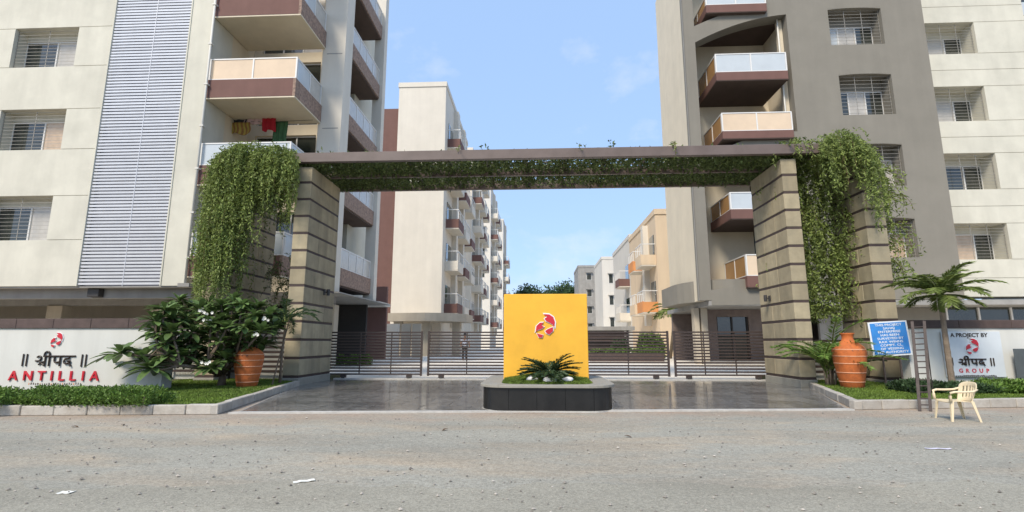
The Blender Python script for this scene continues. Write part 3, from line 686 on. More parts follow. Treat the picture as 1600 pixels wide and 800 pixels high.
# low pavilion, raised bed and planting inside the gate
gh = thing('guard_pavilion', 'low dark pavilion with a flat grey roof behind the gate', 'pavilion', (6, 38, .28))
gx0, gx1 = at(912, 520, 38).x, at(984, 520, 38).x
box('roof', concrete_m, gh, gx0-.2, gx1+.3, 37.6, 41, 2.35, 2.62); box('back_wall', lamp_m, gh, gx0, gx1, 40.4, 40.6, .28, 2.34)
for k in range(7): box('slat', capst_m, gh, gx0, gx1-.2, 38, 38.06, .5+k*.26, .62+k*.26)
for q in (gx0+.05, gx1-.25): box('post', lamp_m, gh, q, q+.14, 37.8, 37.98, .28, 2.34)
rb = thing('raised_bed', 'low brown raised bed wall with clipped hedge behind the right gate leaf', 'raised bed', (6, 33, .2))
rx0, rx1 = at(922, 560, 33).x, at(1038, 560, 33).x
box('wall', capst_m, rb, rx0, rx1, 33, 34.6, .25, .82)
def shrub(name, label, cat, mat, x0, x1, y0, y1, z0, z1, n, ln, wd, group=None, rough=.25):
    t = thing(name, label, cat, ((x0+x1)/2, (y0+y1)/2, z0), group); P = RNG.uniform(0, 1, (n, 3))
    P[:, 2] = P[:, 2]**.6
    X = x0+(x1-x0)*P[:, 0]; Y = y0+(y1-y0)*P[:, 1]
    bumpy = 1-rough*(.5+.5*np.sin(X*2.3+1)*np.cos(X*5.1+Y*3))-rough*.4*RNG.uniform(0, 1, n)
    edge = np.minimum(np.minimum(P[:, 0], 1-P[:, 0])*(x1-x0), np.minimum(P[:, 1], 1-P[:, 1])*(y1-y0))
    bumpy *= np.clip(.55+edge*2.2, .5, 1)
    pos = np.stack([X, Y, z0+(z1-z0)*P[:, 2]*bumpy], 1)
    d = RNG.normal(0, 1, (n, 3)); d[:, 2] = np.abs(d[:, 2])*.8+.25; d[:, 1] -= .3
    leaves('foliage', mat, t, pos, d, ln, wd)
    st = MB()
    for k in range(max(3, int((x1-x0)*2))):
        xx = random.uniform(x0+.05, x1-.05); yy = random.uniform(y0+.1*(y1-y0), y1-.1*(y1-y0)); st.tube([(xx, yy, z0-.02), (xx+random.uniform(-.06, .06), yy, z0+(z1-z0)*.55)], .012, 4)
    st.build('stem', bark_m, t); return t
shrub('hedge', 'clipped green hedge on the raised bed inside the gate', 'hedge', leafh, rx0, rx1, 33.1, 34.4, .82, 1.05, 2600, .12, .06)
shrub('shrub', 'leafy shrubs behind the raised bed near the right building', 'shrub', leafh, at(1000, 530, 37).x, at(1040, 530, 37).x, 37, 38.5, .28, 2.3, 3000, .2, .09)
shrub('shrub', 'dark shrub inside the gate beside the low pavilion', 'shrub', leafd, at(955, 530, 36).x, at(985, 530, 36).x, 36, 37, .28, 1.9, 1600, .18, .08)
shrub('hedge', 'low clipped hedge inside the gate beside the left building', 'hedge', leafh, at(523, 550, 28).x, at(578, 550, 28).x, 28, 28.6, .2, .9, 2600, .12, .06)
# tree tops behind the yellow wall
def far_tree(label, x, y, h, r):
    t = thing('tree', label, 'tree', (x, y, 0), 'trees at the end of the inner drive'); n = 2600
    MB().tube([(x, y, 0), (x+.2, y, h*.5), (x-.1, y, h*.8)], [.4, .25, .1], 7).build('trunk', bark_m, t, smooth=True)
    c = RNG.normal(0, 1, (16, 3)); c /= np.linalg.norm(c, axis=1)[:, None]; c *= RNG.uniform(.3, .8, (16, 1))*r
    k = RNG.integers(0, 16, n); pos = c[k]+RNG.normal(0, r*.22, (n, 3)); pos[:, 2] *= .75; pos += np.array([x, y, h-r*.6])
    leaves('crown', leafd, t, pos, RNG.normal(0, 1, (n, 3)), .75, .5)
for i, (u, vt, Y, r) in enumerate(((826, 447, 150, 5), (872, 445, 160, 6), (900, 452, 150, 4))):
    p = at(u, vt, Y); far_tree(['round tree top just above the left half of the yellow wall', 'dark tree top just above the middle of the yellow wall', 'small tree top just above the right corner of the yellow wall'][i], p.x, Y, p.z, r)
# ground floor pieces seen through the left gate leaves
sh = thing('ground_floor_annex', 'brown and beige ground floor annex behind the left gate leaf', 'annex', (-12, 36, .2))
box('panel', brown, sh, at(560, 500, 37).x, at(603, 500, 37).x, 37, 37.3, .2, at(560, 448, 37).z)
box('panel', brown, sh, at(518, 500, 34).x, at(540, 500, 34).x, 34, 34.2, .2, at(530, 480, 34).z)
box('soffit', ivory, sh, at(536, 480, 34).x, at(604, 480, 36).x, 34.21, 36.9, at(530, 479, 36).z, at(530, 474, 36).z)
for u0, u1, mt in ((556, 573, lamp_m), (576, 597, lamp_m), (603, 623, ivory), (627, 641, beige_m), (644, 657, beige_m)): box('bay', mt, sh, at(u0, 520, 40).x, at(u1, 520, 40).x, 40, 40.3, .28, at(u0, 506, 40).z)

# ------------------------------------------------------------------ gate pylons
PZ = 7.95
def pylon(label, x0, x1, y0=17.6, y1=21.0, group='striped stone gate pylons'):
    t = thing('gate_pylon', label, 'pylon', ((x0+x1)/2, y0, 0), group)
    box('plinth', plinth_m, t, x0-.02, x1+.02, y0-.02, y1+.02, 0, .28, .012)
    z = .28; H = .633; bt = .085; first = None
    while z < PZ-.3:
        if first is None:
            first = (MB().box(-(x1-x0)/2+.012, (x1-x0)/2-.012, -(y1-y0)/2+.012, (y1-y0)/2-.012, 0, bt).mesh('band', band_m),)
        piece('stone_band', first[0], t, ((x0+x1)/2, (y0+y1)/2, z))
        n = 3; cuts = [y0]+[y0+(y1-y0)*(k+random.uniform(-.18, .18))/n for k in range(1, n)]+[y1]
        for a, b in zip(cuts, cuts[1:]):
            o = random.uniform(-.006, .006)
            box('stone_block', stone_m, t, x0+o, x1-o, a+.003, b-.003, z+bt+.001, min(z+H-.001, PZ), .012)
        z += H
    return t
pylon('inner left stone pylon with dark bands carrying the pergola', at(453, 420, 17.6).x, at(477.5, 420, 17.6).x, 17.6, 20.3)
pxA0, pxA1 = at(1238, 450, 17.6).x, at(1262.5, 450, 17.6).x; pylon('inner right stone pylon with dark bands carrying the pergola', pxA0, pxA1, 17.6, 20.2)
pxB0, pxB1 = at(1366, 455, 17.6).x, at(1398.5, 455, 17.6).x; pylon('outer right stone pylon with dark bands behind the blue sign', pxB0, pxB1, 17.6, 19.6)
pylon('outer left stone pylon mostly hidden behind the hanging vine', -11.95, -11.25)
def wall_lamp(label, x, y, z, s):
    t = thing('wall_lamp', label, 'lamp', (x, y, z), 'wall lamps on the gate pylons')
    q = sorted((x, x+.05*s)); box('back_plate', lamp_m, t, q[0], q[1], y-.07, y+.07, z-.1, z+.1, .005)
    MB().tube([(x+.05*s, y, z), (x+.13*s, y, z+.01)], .02, 6).build('arm', lamp_m, t)
    MB().lathe([(.0, -.12), (.06, -.12), (.065, .0), (.06, .12), (0, .12)], (x+.17*s, y, z), 12).build('shade', lamp_m, t, smooth=False)
wall_lamp('small dark lamp on the inner left pylon', at(477.5, 420, 17.6).x, 19.3, at(499, 457, 19.3).z, 1)
wall_lamp('small dark lamp on the inner right pylon', pxA0, 19.3, at(1211, 466, 19.3).z, -1)
wall_lamp('small dark lamp on the outer right pylon', pxB0, 18.8, at(1336, 458, 18.8).z, -1)

# ------------------------------------------------------------------ pergola
pg = thing('pergola', 'brown metal pergola spanning the gateway between stone pylons', 'pergola', (.4, 17.6, PZ))
px0, px1 = at(447, 245, 17.5).x, at(1280, 240, 17.5).x
box('front_beam', beam_m, pg, px0, px1, 17.42, 17.60, 8.0, 8.36, .012)
box('middle_beam', beam_m, pg, px0+.1, px1-.1, 19.25, 19.37, 7.98, 8.24, .008)
box('rear_beam', beam_m, pg, px0, px1, 20.98, 21.14, 7.97, 8.36, .012)
for x in (px0+.06, px1-.06): box('end_beam', beam_m, pg, x-.06, x+.06, 17.605, 20.975, 8.02, 8.34)
n = 13
rm = MB().box(-.04, .04, 0, 3.37, 0, .16).mesh('rafter', beam_m)
for i in range(1, n): piece('rafter', rm, pg, (px0+(px1-px0)*i/n, 17.602, 8.17))
pm = MB().box(0, px1-px0-.3, -.025, .025, 0, .05).mesh('batten', beam_m)
for y in np.arange(17.85, 20.9, .34): piece('batten', pm, pg, (px0+.15, y, 8.335))

# ------------------------------------------------------------------ vines
def strands(origins, lens, out, leaf_step=.055, sway=.05):
    """hanging strands: start, arch outward, then fall; returns positions, directions and a few stem paths"""
    P, D, stems = [], [], []
    for o, L, od in zip(origins, lens, out):
        n = max(4, int(L/leaf_step)); p = np.array(o, float); d = np.array([od[0], od[1], .55]); d /= np.linalg.norm(d)
        path = [tuple(p)]
        for k in range(n):
            d = d+np.array([RNG.normal(0, sway), RNG.normal(0, sway), -.16]); d /= np.linalg.norm(d); p = p+d*leaf_step; path.append(tuple(p))
            q = d*.5+RNG.normal(0, .75, 3)+np.array([0, -.15, -.35]); P.append(p+RNG.normal(0, .02, 3)); D.append(q)
        stems.append(path[::3]+[path[-1]])
    return np.array(P), np.array(D), stems
def vine(label, sets, mat, ln, wd, loc, nst=60):
    t = thing('hanging_vine', label, 'vine', loc); P, D, St = [], [], []
    for s in sets: P.append(s[0]); D.append(s[1]); St += s[2]
    leaves('foliage', mat, t, np.concatenate(P), np.concatenate(D), ln, wd)
    m = MB(); random.shuffle(St)
    for s in St[:nst]: m.tube(s, .008, 4, caps=False)
    m.build('stem', vine_stem, t); return t
def rim(u0, u1, Y0, Y1, z, n, bow=.4):
    o = []
    for k in range(n):
        u = random.uniform(u0, u1); Y = random.uniform(Y0, Y1); x = at(u, 300, Y).x; s = (u-u0)/(u1-u0)
        o.append((x, Y, z+bow*(math.sin(s*math.pi))**.7-.25*random.random()))
    return o
def outward(o, cx, cy, f): return [(f*(p[0]-cx)+random.gauss(0, .2), f*(p[1]-cy)-.35+random.gauss(0, .3)) for p in o]
# left mass
o1 = rim(343, 402, 17.1, 20.2, 8.0, 330, .62); l1 = [random.uniform(2.2, 3.6)+3.0*random.random()*max(0, min(1, (-9.6-p[0])/1.2)) for p in o1]
o2 = rim(395, 460, 17.1, 20.0, 8.05, 260, .52); l2 = [random.uniform(1.2, 2.9) for _ in o2]
o3 = rim(343, 455, 17.1, 19.5, 8.1, 300, .6); l3 = [random.uniform(.8, 2.0) for _ in o3]
o4 = rim(340, 375, 16.9, 17.6, 6.0, 110, .2); l4 = [random.uniform(1.5, 3.4) for _ in o4]
vine('shaggy green vine cascading over the outer left pylon and pergola end',
     [strands(o1, l1, outward(o1, -10.3, 19, .2), .034), strands(o2, l2, outward(o2, -9.6, 19, .25), .034), strands(o3, l3, outward(o3, -10, 19, .3), .034), strands(o4, l4, outward(o4, -10.8, 19, .1), .034)], leafv, .125, .045, (-10.3, 18.5, 7.95))
# right mass over the outer pylon
o1 = rim(1286, 1352, 17.1, 20.2, 8.15, 380, .5); l1 = [random.choice((random.uniform(.6, 1.3), random.uniform(.6, 1.3), random.uniform(1.2, 2.4))) for _ in o1]
o2 = rim(1345, 1362, 17.1, 19.5, 8.1, 70, .1); l2 = [random.uniform(1.2, 3.2) for _ in o2]
o3 = rim(1215, 1300, 17.75, 20, 8.3, 170, .3); l3 = [random.uniform(.4, 1.1) for _ in o3]
vine('bright green vine spilling over the outer right pylon top', [strands(o1, l1, outward(o1, 10.7, 19, .28), .034), strands(o2, l2, outward(o2, 11, 19, .2), .034), strands(o3, l3, outward(o3, 10, 19, .2), .034)], leafv, .13, .045, (11.2, 18.5, 7.95))
# curtain between the right pylons
o1 = [(random.uniform(pxA1+.05, pxB0-.05), random.uniform(18.9, 20.2), random.uniform(2.0, 8.2)) for _ in range(760)]; l1 = [max(.5, min(random.uniform(.8, 2.4), p[2]-1.1)) for p in o1]
vine('dense green vine curtain hanging between the two right pylons', [strands(o1, l1, [(0, -.1)]*len(o1))], leafv, .13, .055, (10.3, 20.3, 0))
o1 = [(at(random.uniform(1378, 1392), 450, 18.6).x, random.uniform(18.2, 19.4), random.uniform(3.2, 7.6)) for _ in range(90)]; l1 = [min(random.uniform(.7, 1.9), p[2]-2.2) for p in o1]
vine('thin vine trailing down the far side of the outer right pylon', [strands(o1, l1, [(.05, -.1)]*len(o1), .05, .03)], leafv, .12, .05, (12.0, 18.8, 0), 30)
o1 = [(random.uniform(-11.1, -9.6), random.uniform(20.2, 21.0), random.uniform(2.4, 5.0)) for _ in range(45)]; l1 = [min(random.uniform(.7, 1.9), p[2]-1.5) for p in o1]
vine('sparse vine tangle behind the plumeria between the left pylons', [strands(o1, l1, [(0, -.1)]*len(o1))], leafvd, .12, .05, (-10.3, 20.4, 0), 30)
# tangle lying on the pergola
n = 46000; P = np.stack([RNG.uniform(px0+.1, px1-.1, n), RNG.uniform(17.66, 20.95, n), np.zeros(n)], 1)
den = .5+.5*np.sin(P[:, 0]*1.1+1.2)*np.sin(P[:, 1]*2.3+P[:, 0]*.7)
endw = np.clip(np.abs(P[:, 0]-.4)/7.5, 0, 1)
keep = RNG.uniform(0, 1, n) < .30+.36*den+.45*endw**2
P = P[keep]; P[:, 2] = 8.02+.40*RNG.uniform(0, 1, len(P))**.8-.10*endw[keep]*RNG.uniform(0, 1, len(P))
D = RNG.normal(0, 1, P.shape); D[:, 2] -= .3
o1, l1 = [], []
for k in range(420):
    x = random.uniform(px0+.1, px1-.1); e = min(1, abs(x-.4)/8); o1.append((x, random.uniform(17.65, 20.95), 8.05)); l1.append(random.choice((.15, .25, .35))+random.random()*.45*e**3+(.5 if random.random() < .06 else 0))
for k in range(70):
    u = random.choice((random.uniform(470, 560), random.uniform(1090, 1235), random.uniform(1150, 1235))); y_ = random.uniform(20.3, 20.95); o1.append((at(u, 300, y_).x, y_, 8.05)); l1.append(random.uniform(.35, 1.0))
vine('dark leafy vine tangle threaded through the pergola roof', [(P, D, []), strands(o1, l1, [(0, 0)]*len(o1))], leafvd, .15, .075, (.4, 19.3, 8.0), 60)
o1 = [(at(u, 240, 17.5).x, 17.44, 8.3) for u in (1050, 1052, 1231, 1233, 718, 905)]; l1 = [1.1, .8, .6, .5, .7, .6]
vine('single thin tendrils hanging over the pergola front beam', [strands(o1, l1, [(0, -.4)]*len(o1), .04, .02)], leafv, .10, .04, (.4, 17.4, 8.3), 6)

# ------------------------------------------------------------------ sliding gate
GY = 20.72
def gate_leaf(label, x0, x1, y, wheels):
    t = thing('gate_leaf', label, 'gate', ((x0+x1)/2, y, 0), 'sliding slatted gate leaves')
    n = 15; zb, zt = .20, 1.86; mesh = boxmesh(gate_m, x1-x0-.1, .03, .060)
    for k in range(n): piece('slat', mesh, t, ((x0+x1)/2, y, zb+(zt-zb)*k/(n-1)))
    for x in (x0+.04, x1-.04):
        st = box('stile', gate_m, t, x-.04, x+.04, y-.045, y+.03, zb-.03, zt+.08)
    for x in np.linspace(x0, x1, 4)[1:-1]: box('brace', gate_m, t, x-.02, x+.02, y+.02, y+.05, zb, zt+.03)
    for x in wheels:
        hb = box('wheel_housing', gate_m, t, x-.11, x+.11, y-.05, y+.05, .09, zb-.001)
        MB().prism([(x+.07*math.cos(a), .095+.07*math.sin(a)) for a in np.linspace(0, 2*math.pi, 13)[:-1]], 'y', y-.075, y-.051).build('wheel', lamp_m, hb, fix=True)
gx = lambda u: at(u, 560, GY).x
gate_leaf('gate leaf beside the inner left pylon', gx(513), gx(660), GY, (gx(538), gx(640)))
gate_leaf('gate leaf just left of the yellow wall', gx(668), .33, GY+.0, (gx(690), gx(800)))
gate_leaf('gate leaf just right of the yellow wall', .37, gx(1046), GY, (gx(890), gx(1024)))
gate_leaf('gate leaf beside the inner right pylon', gx(1053), gx(1199), GY, (gx(1075), gx(1183)))
tag(box('gate_track', edge_m, None, -8.2, 8.9, GY-.12, GY+.12, .03, .07), 'pale concrete track strip under the gate', 'track')

# side fences beside the pylons
def side_fence(label, x0, x1, y, zt=1.95, n=10):
    t = thing('slat_fence', label, 'fence', ((x0+x1)/2, y, 0), 'dark slat fences beside the pylons'); mesh = boxmesh(gate_m, x1-x0, .03, .085)
    box('base_wall', wallw_m, t, x0, x1, y+.16, y+.3, 0, zt+.02)
    for k in range(n): piece('slat', mesh, t, ((x0+x1)/2, y, .42+(zt-.42)*k/(n-1)))
    for x in np.linspace(x0+.04, x1-.04, max(2, int((x1-x0)/1.2)+1)): box('post', gate_m, t, x-.035, x+.035, y+.018, y+.055, .0, zt+.1)
side_fence('dark slat fence behind the plumeria from sign wall to outer pylon', -13.6, -11.96, 18.6)
side_fence('dark slat fence between the two left pylons', -11.24, -8.94, 18.4)
side_fence('dark slat fence between the two right pylons', pxA1+.01, pxB0-.01, 19.0, 1.5, 7)
side_fence('dark slat fence between outer right pylon and right sign wall', pxB1+.01, at(1440, 540, 17.6).x, 18.2)

# ------------------------------------------------------------------ planter with yellow wall
pl = thing('planter', 'black stone planter with rounded corners in the middle of the driveway', 'planter', (.2, 11.5, 0))
X0, X1, Y0, Y1 = at(754, 640, 11.8).x, at(958, 640, 11.8).x, 11.45, 14.9; RC = .55
def rrect(x0, x1, y0, y1, r, n=7):
    p = []
    for cx, cy, a0 in ((x1-r, y0+r, -90), (x1-r, y1-r, 0), (x0+r, y1-r, 90), (x0+r, y0+r, 180)):
        for k in range(n): a = R(a0+90*k/(n-1)); p.append((cx+r*math.cos(a), cy+r*math.sin(a)))
    return p
outer = rrect(X0, X1, Y0, Y1, RC)
MB().prism(rrect(X0+.03, X1-.03, Y0+.03, Y1-.03, RC), 'z', .0, .50).build('core', black_m, pl)
def panels(pts, z0, z1, t):
    """cladding slabs following the rounded outline"""
    pts = pts+[pts[0]]; L = [0]
    for a, b in zip(pts, pts[1:]): L.append(L[-1]+math.dist(a, b))
    step = L[-1]/round(L[-1]/.62); k = 0
    def pos(s):
        s %= L[-1]
        for i in range(len(L)-1):
            if L[i] <= s <= L[i+1]:
                f = (s-L[i])/(L[i+1]-L[i]); a, b = pts[i], pts[i+1]; d = Vector((b[0]-a[0], b[1]-a[1])).normalized()
                return Vector((a[0]+(b[0]-a[0])*f, a[1]+(b[1]-a[1])*f)), Vector((d.y, -d.x))
    s = .1
    while s < L[-1]+.1-1e-3:
        n = 6; o, i_ = [], []
        for q in range(n+1):
            p, nn = pos(s+.004+(step-.008)*q/n); o.append(tuple(p+nn*t)); i_.append(tuple(p-nn*.02))
        MB().prism(o+i_[::-1], 'z', z0, z1).build('cladding_slab', black_m, pl, fix=True); s += step
panels(outer, .035, .515, .006)
MB().prism(rrect(X0-.02, X1+.02, Y0-.02, Y1+.02, RC), 'z', .0, .034).build('base_strip', edge_m, pl)
# coping ring: cut into stones
co = rrect(X0-.07, X1+.07, Y0-.07, Y1+.07, RC+.07); ci = rrect(X0+.42, X1-.42, Y0+.28, Y1-.35, .35)
nn = len(co)
for a in range(nn):
    if a % 2 == 0:
        i0, i1, i2 = a, (a+1) % nn, (a+2) % nn
        MB().prism([co[i0], co[i1], co[i2], ci[i2], ci[i1], ci[i0]], 'z', .517, .575).build('coping_stone', coping_m, pl, bevel=.006, fix=True)
# grass mound
m = MB(); rings = 9; mx_, my_ = (X0+X1)/2, 13.25
def mound_h(x, y): return .56+.17*math.exp(-((x-mx_)/.75)**2-((y-13.0)/.8)**2)
for k in range(rings+1):
    f = 1-k/rings
    for (x, y) in ci: xx, yy = mx_+(x-mx_)*f, my_+(y-my_)*f; m.v.append((xx, yy, mound_h(xx, yy)))
nc = len(ci)
for k in range(rings):
    for i in range(nc): j = (i+1) % nc; m.face(k*nc+i, k*nc+j, (k+1)*nc+j, (k+1)*nc+i)
m.build('soil_mound', soil_m, pl, smooth=True)
P = []
while len(P) < 26000:
    x, y = random.uniform(X0+.3, X1-.3), random.uniform(Y0+.2, Y1-.3)
    if inside((x, y), [(mx_+(a-mx_)*1.0, my_+(b-my_)*1.0) for a, b in ci]): P.append((x, y, mound_h(x, y)-.006))
tag(leaves('grass', grass_m, None, P, np.stack([RNG.normal(0, .45, len(P)), RNG.normal(0, .45, len(P)), np.ones(len(P))], 1), .05, .020), 'bright green turf mound inside the planter', 'grass', kind='stuff')
yw = thing('feature_wall', 'bright yellow rectangular wall standing in the black planter', 'wall', (.2, 13.3, .5))
ya, yb_ = at(787, 530, 13.3), at(917, 459, 13.3)
box('slab', yellow_m, yw, ya.x, yb_.x, 13.3, 13.62, .45, yb_.z, .012)
PET = [[(372, 178), (480, 186), (556, 236), (590, 330), (574, 445), (548, 392), (490, 352), (420, 322), (384, 268), (440, 232), (392, 208)],
       [(356, 346), (292, 350), (222, 414), (203, 530), (244, 496), (326, 470), (372, 430), (322, 404)],
       [(394, 512), (450, 474), (548, 436), (548, 516), (476, 582), (420, 556)],
       [(226, 560), (286, 576), (348, 590), (332, 642), (268, 640)]]
def emblem(parent, c, y, h, back):
    s = h/480.; e = None
    for i, pt in enumerate(PET):
        gx_, gy_ = sum(p[0] for p in pt)/len(pt), sum(p[1] for p in pt)/len(pt)
        pp = [(c[0]+(p[0]-398)*s, c[1]-(p[1]-410)*s) for p in pt]
        bb = [(c[0]+(gx_+(p[0]-gx_)*1.22-398)*s, c[1]-(gy_+(p[1]-gy_)*1.22-410)*s) for p in pt]
        if e is None: e = MB().prism(bb, 'y', y-.02, y-.004).build('emblem', back, parent, fix=True)
        else: MB().prism(bb, 'y', y-.02, y-.004).build('petal_back', back, e, fix=True)
        MB().prism(pp, 'y', y-.034-.002*i, y-.0205).build('petal', red_m, e, fix=True)
c = at(852, 509, 13.3); emblem(yw, (c.x, c.z), 13.3, .62, signw_m)
# cycad
def frond(m, base, az, el, L, droop, nl, ll, lw, P, D, LL, LW, vee=.35, base_gap=.12, twist=0):
    p = np.array(base, float); path = [tuple(p)]; n = 14; e = el
    for k in range(n):
        e2 = e-droop*(k/n); d = np.array([math.cos(az)*math.cos(e2), math.sin(az)*math.cos(e2), math.sin(e2)]); q = p+d*L/n
        sd_ = np.array([-math.sin(az), math.cos(az), 0]); up = np.cross(sd_, d)*-1
        t = (k+.5)/n
        if t > base_gap:
            for j in range(nl):
                f = (j+.5)/nl; pos = p+(q-p)*f; sc = math.sin(math.pi*min(1, (.12+.88*(1-t))**.8*.98+.02))*.5+.5*(1-t*.75)
                for sg in (-1, 1):
                    dd = sd_*sg+d*(.45+.6*t)+np.array([0, 0, vee])+RNG.normal(0, .08, 3); P.append(pos); D.append(dd); LL.append(ll*sc); LW.append(lw)
        p = q; path.append(tuple(p))
    m.tube(path, [.016*(1-.7*k/n)*max(.5, L) for k in range(n+1)], 5, caps=False)
def palm_like(name, label, cat, loc, fronds, mat, trunk=None, nl=2, vee=.3, group=None):
    t = thing(name, label, cat, loc, group); m = MB(); P, D, LL, LW = [], [], [], []
    for (b, az, el, L, dr, ll, lw) in fronds: frond(m, b, az, el, L, dr, nl, ll, lw, P, D, LL, LW, vee)
    m.build('frond_stalk', leafc if mat is leafc else leafpalm, t, smooth=True); leaves('frond_leaflets', mat, t, P, D, np.array(LL), np.array(LW), fold=.12)
    if trunk: trunk(t)
    return t
cb = at(857, 580, 12.35); cb.z = .68
fr = []
for k in range(46):
    el = R(random.choice((10, 16, 22, 30, 38, 48))+random.uniform(-5, 5)); fr.append(((cb.x+random.gauss(0, .02), cb.y, cb.z+.08), 2*math.pi*k*.382+random.uniform(-.1, .1), el, random.uniform(.66, .86)*(1.0 if el < 1 else .8), R(38), .155, .022))
def ctrunk(t): MB().lathe([(.0, -.05), (.13, -.03), (.15, .05), (.10, .14), (0, .17)], tuple(cb), 12).build('trunk', bark_m, t, smooth=True)
palm_like('cycad', 'dark green sago cycad in front of the yellow wall', 'cycad', tuple(cb), fr, leafc, ctrunk, 4, .25)
def pebble(label, u, v, Y, r, sx):
    c = at(u, v, Y); c.z = mound_h(c.x, Y)+r*.45; bm = bmesh.new(); bmesh.ops.create_icosphere(bm, subdivisions=3, radius=r)
    for q in bm.verts:
        nn_ = 1+.13*math.sin(q.co.x*30+u)+.10*math.sin(q.co.y*24+q.co.z*31+u); q.co = Vector((q.co.x*sx*nn_, q.co.y*nn_, q.co.z*.75*nn_))
    me = bpy.data.meshes.new('white_stone'); bm.to_mesh(me); bm.free(); me.materials.append(stonew_m); me.polygons.foreach_set('use_smooth', [True]*len(me.polygons))
    tag(link(bpy.data.objects.new('white_stone', me), None, c), label, 'stone', 'white stones on the planter turf')
pebble('white stone left of the cycad on the planter turf', 832, 588, 12.2, .10, 1.4); pebble('white stone directly below the cycad', 859, 590, 12.0, .10, 1.5); pebble('white stone right of the cycad on the planter turf', 886, 588, 12.15, .09, 1.5)

# ------------------------------------------------------------------ lettering
DEV = [  # strokes of the painted word, x right, y up (0 base, 1 headline)
    [(.74, 1.0), (4.15, 1.0)],
    [(.08, .88), (.30, 1.0), (.52, .86), (.44, .62), (.18, .50), (-.06, .54)], [(.30, .56), (.62, .28), (.88, .10)], [(.96, .46), (.62, .36), (.34, .14)], [(.98, 1.0), (.98, .0)],
    [(1.42, 1.0), (1.42, .0)], [(1.42, 1.0), (1.36, 1.32), (1.16, 1.46), (.92, 1.36), (.84, 1.12), (.90, 1.0)],
    [(1.98, 1.0), (1.98, .55), (2.16, .36), (2.54, .44)], [(2.58, 1.0), (2.58, .0)],
    [(3.52, 1.0), (3.52, .78)], [(3.52, .78), (3.16, .72), (3.02, .50), (3.14, .28), (3.44, .28), (3.66, .42), (3.56, .56), (3.40, .44)], [(3.58, .36), (3.80, -.02)]]
BARS = [[(-1.42, 1.22), (-1.42, .0)], [(-1.02, 1.22), (-1.02, .0)], [(4.85, 1.18), (4.85, -.05)], [(5.27, 1.18), (5.27, -.05)]]
def smooth_path(p, n=4):
    if len(p) < 3: return p
    o = []
    for i in range(len(p)-1):
        a = p[max(i-1, 0)]; b = p[i]; c = p[i+1]; d = p[min(i+2, len(p)-1)]
        for k in range(n):
            t = k/n; o.append(tuple(.5*((2*b[j])+(-a[j]+c[j])*t+(2*a[j]-5*b[j]+4*c[j]-d[j])*t*t+(-a[j]+3*b[j]-3*c[j]+d[j])*t**3) for j in (0, 1)))
    o.append(p[-1]); return o
def devanagari(parent, ox, oz, y, u, mat, thick=.09):
    first = MB()
    for i, s in enumerate(DEV): first.tube([(ox+a*u, y-.02-.0015*i, oz+b*u) for a, b in smooth_path(s)], thick*u, 8, flat=(1, .5/ max(.5, u*2), 1))
    first.build('script_letters', mat, parent)
    for s in BARS: MB().tube([(ox+a*u, y-.02, oz+b*u) for a, b in s], thick*u, 6, flat=(1, .4, 1)).build('script_bar', mat, parent)
def word(parent, text, us, v_base, v_top, y, mat, bold, ext=.02, sx=1.):
    a = at(us[0], v_base, y); b = at(us[-1], v_top, y); size = (b.z-a.z)/.70
    for ch_, u in zip(text, us):
        q = at(u, v_base, y); me = text_mesh(ch_, size, mat, ext, bold*size, sx); piece('letter', me, parent, (q.x, y-ext-.003, a.z))
# left sign wall
WYL = 14.3
wl_ = thing('sign_wall', 'long white boundary wall with raised project name lettering on the left', 'wall', (-13, WYL, 0))
wz = at(120, 513, WYL).z; xw0, xw1 = -22.0, at(256, 560, WYL).x
box('wall_body', wallw_m, wl_, xw0, xw1, WYL, WYL+.42, 0, wz)
nx_ = 10
for k in range(nx_):
    a = xw0+(xw1-xw0)*k/nx_; b = xw0+(xw1-xw0)*(k+1)/nx_; box('coping_stone', capst_m, wl_, a+.003, b-.003, WYL-.05, WYL+.47, wz+.001, at(120, 498, WYL).z, .01)
c = at(90, 531, WYL); emblem(wl_, (c.x, c.z), WYL, .42, signw_m)
a, b = at(56, 572, WYL), at(120, 572, WYL); uu = (b.x-a.x)/4.35
devanagari(wl_, a.x, a.z, WYL, uu, black_l, .085)
word(wl_, 'ANTILLIA', [21, 44, 65, 81, 96, 113.5, 130, 148], 594, 579.5, WYL, red_m, .010, .02, 1.05)
for k in range(24):
    q = at(45+k*3.5, 601, WYL); wd_ = random.uniform(.022, .04); box('small_print', capst_m if k % 5 else terra_line, wl_, q.x-wd_/2, q.x+wd_/2, WYL-.006, WYL-.002, q.z, q.z+random.uniform(.03, .06))
# right sign wall
WYR = 16.6
wr_ = thing('sign_wall', 'white boundary wall with brown coping on the right behind the palm', 'wall', (15, WYR, 0))
xr0 = at(1421, 560, WYR).x; wz2 = at(1520, 513, WYR).z
box('wall_body', wallw_m, wr_, xr0, 24, WYR, WYR+.42, 0, wz2)
for k in range(8):
    a = xr0+(24-xr0)*k/8; b = xr0+(24-xr0)*(k+1)/8; box('coping_stone', capst_m, wr_, a+.003, b-.003, WYR-.05, WYR+.47, wz2+.001, at(1520, 500, WYR).z, .01)
sb_ = thing('sign_board', 'pale blue-grey developer sign board on the right white wall', 'sign', (at(1521, 590, WYR-.1).x, WYR-.1, 0))
a, b = at(1481, 589, WYR-.09), at(1562, 518, WYR-.09); box('panel', board_m, sb_, a.x, b.x, WYR-.09, WYR-.03, a.z, b.z, .006)
for q in (a.x+.3, b.x-.3): box('bracket', grey_panel, sb_, q-.04, q+.04, WYR-.029, WYR-.001, a.z+.2, b.z-.2)
ys = WYR-.09
c = at(1518, 541, ys); emblem(sb_, (c.x, c.z), ys, .48, signw_m)
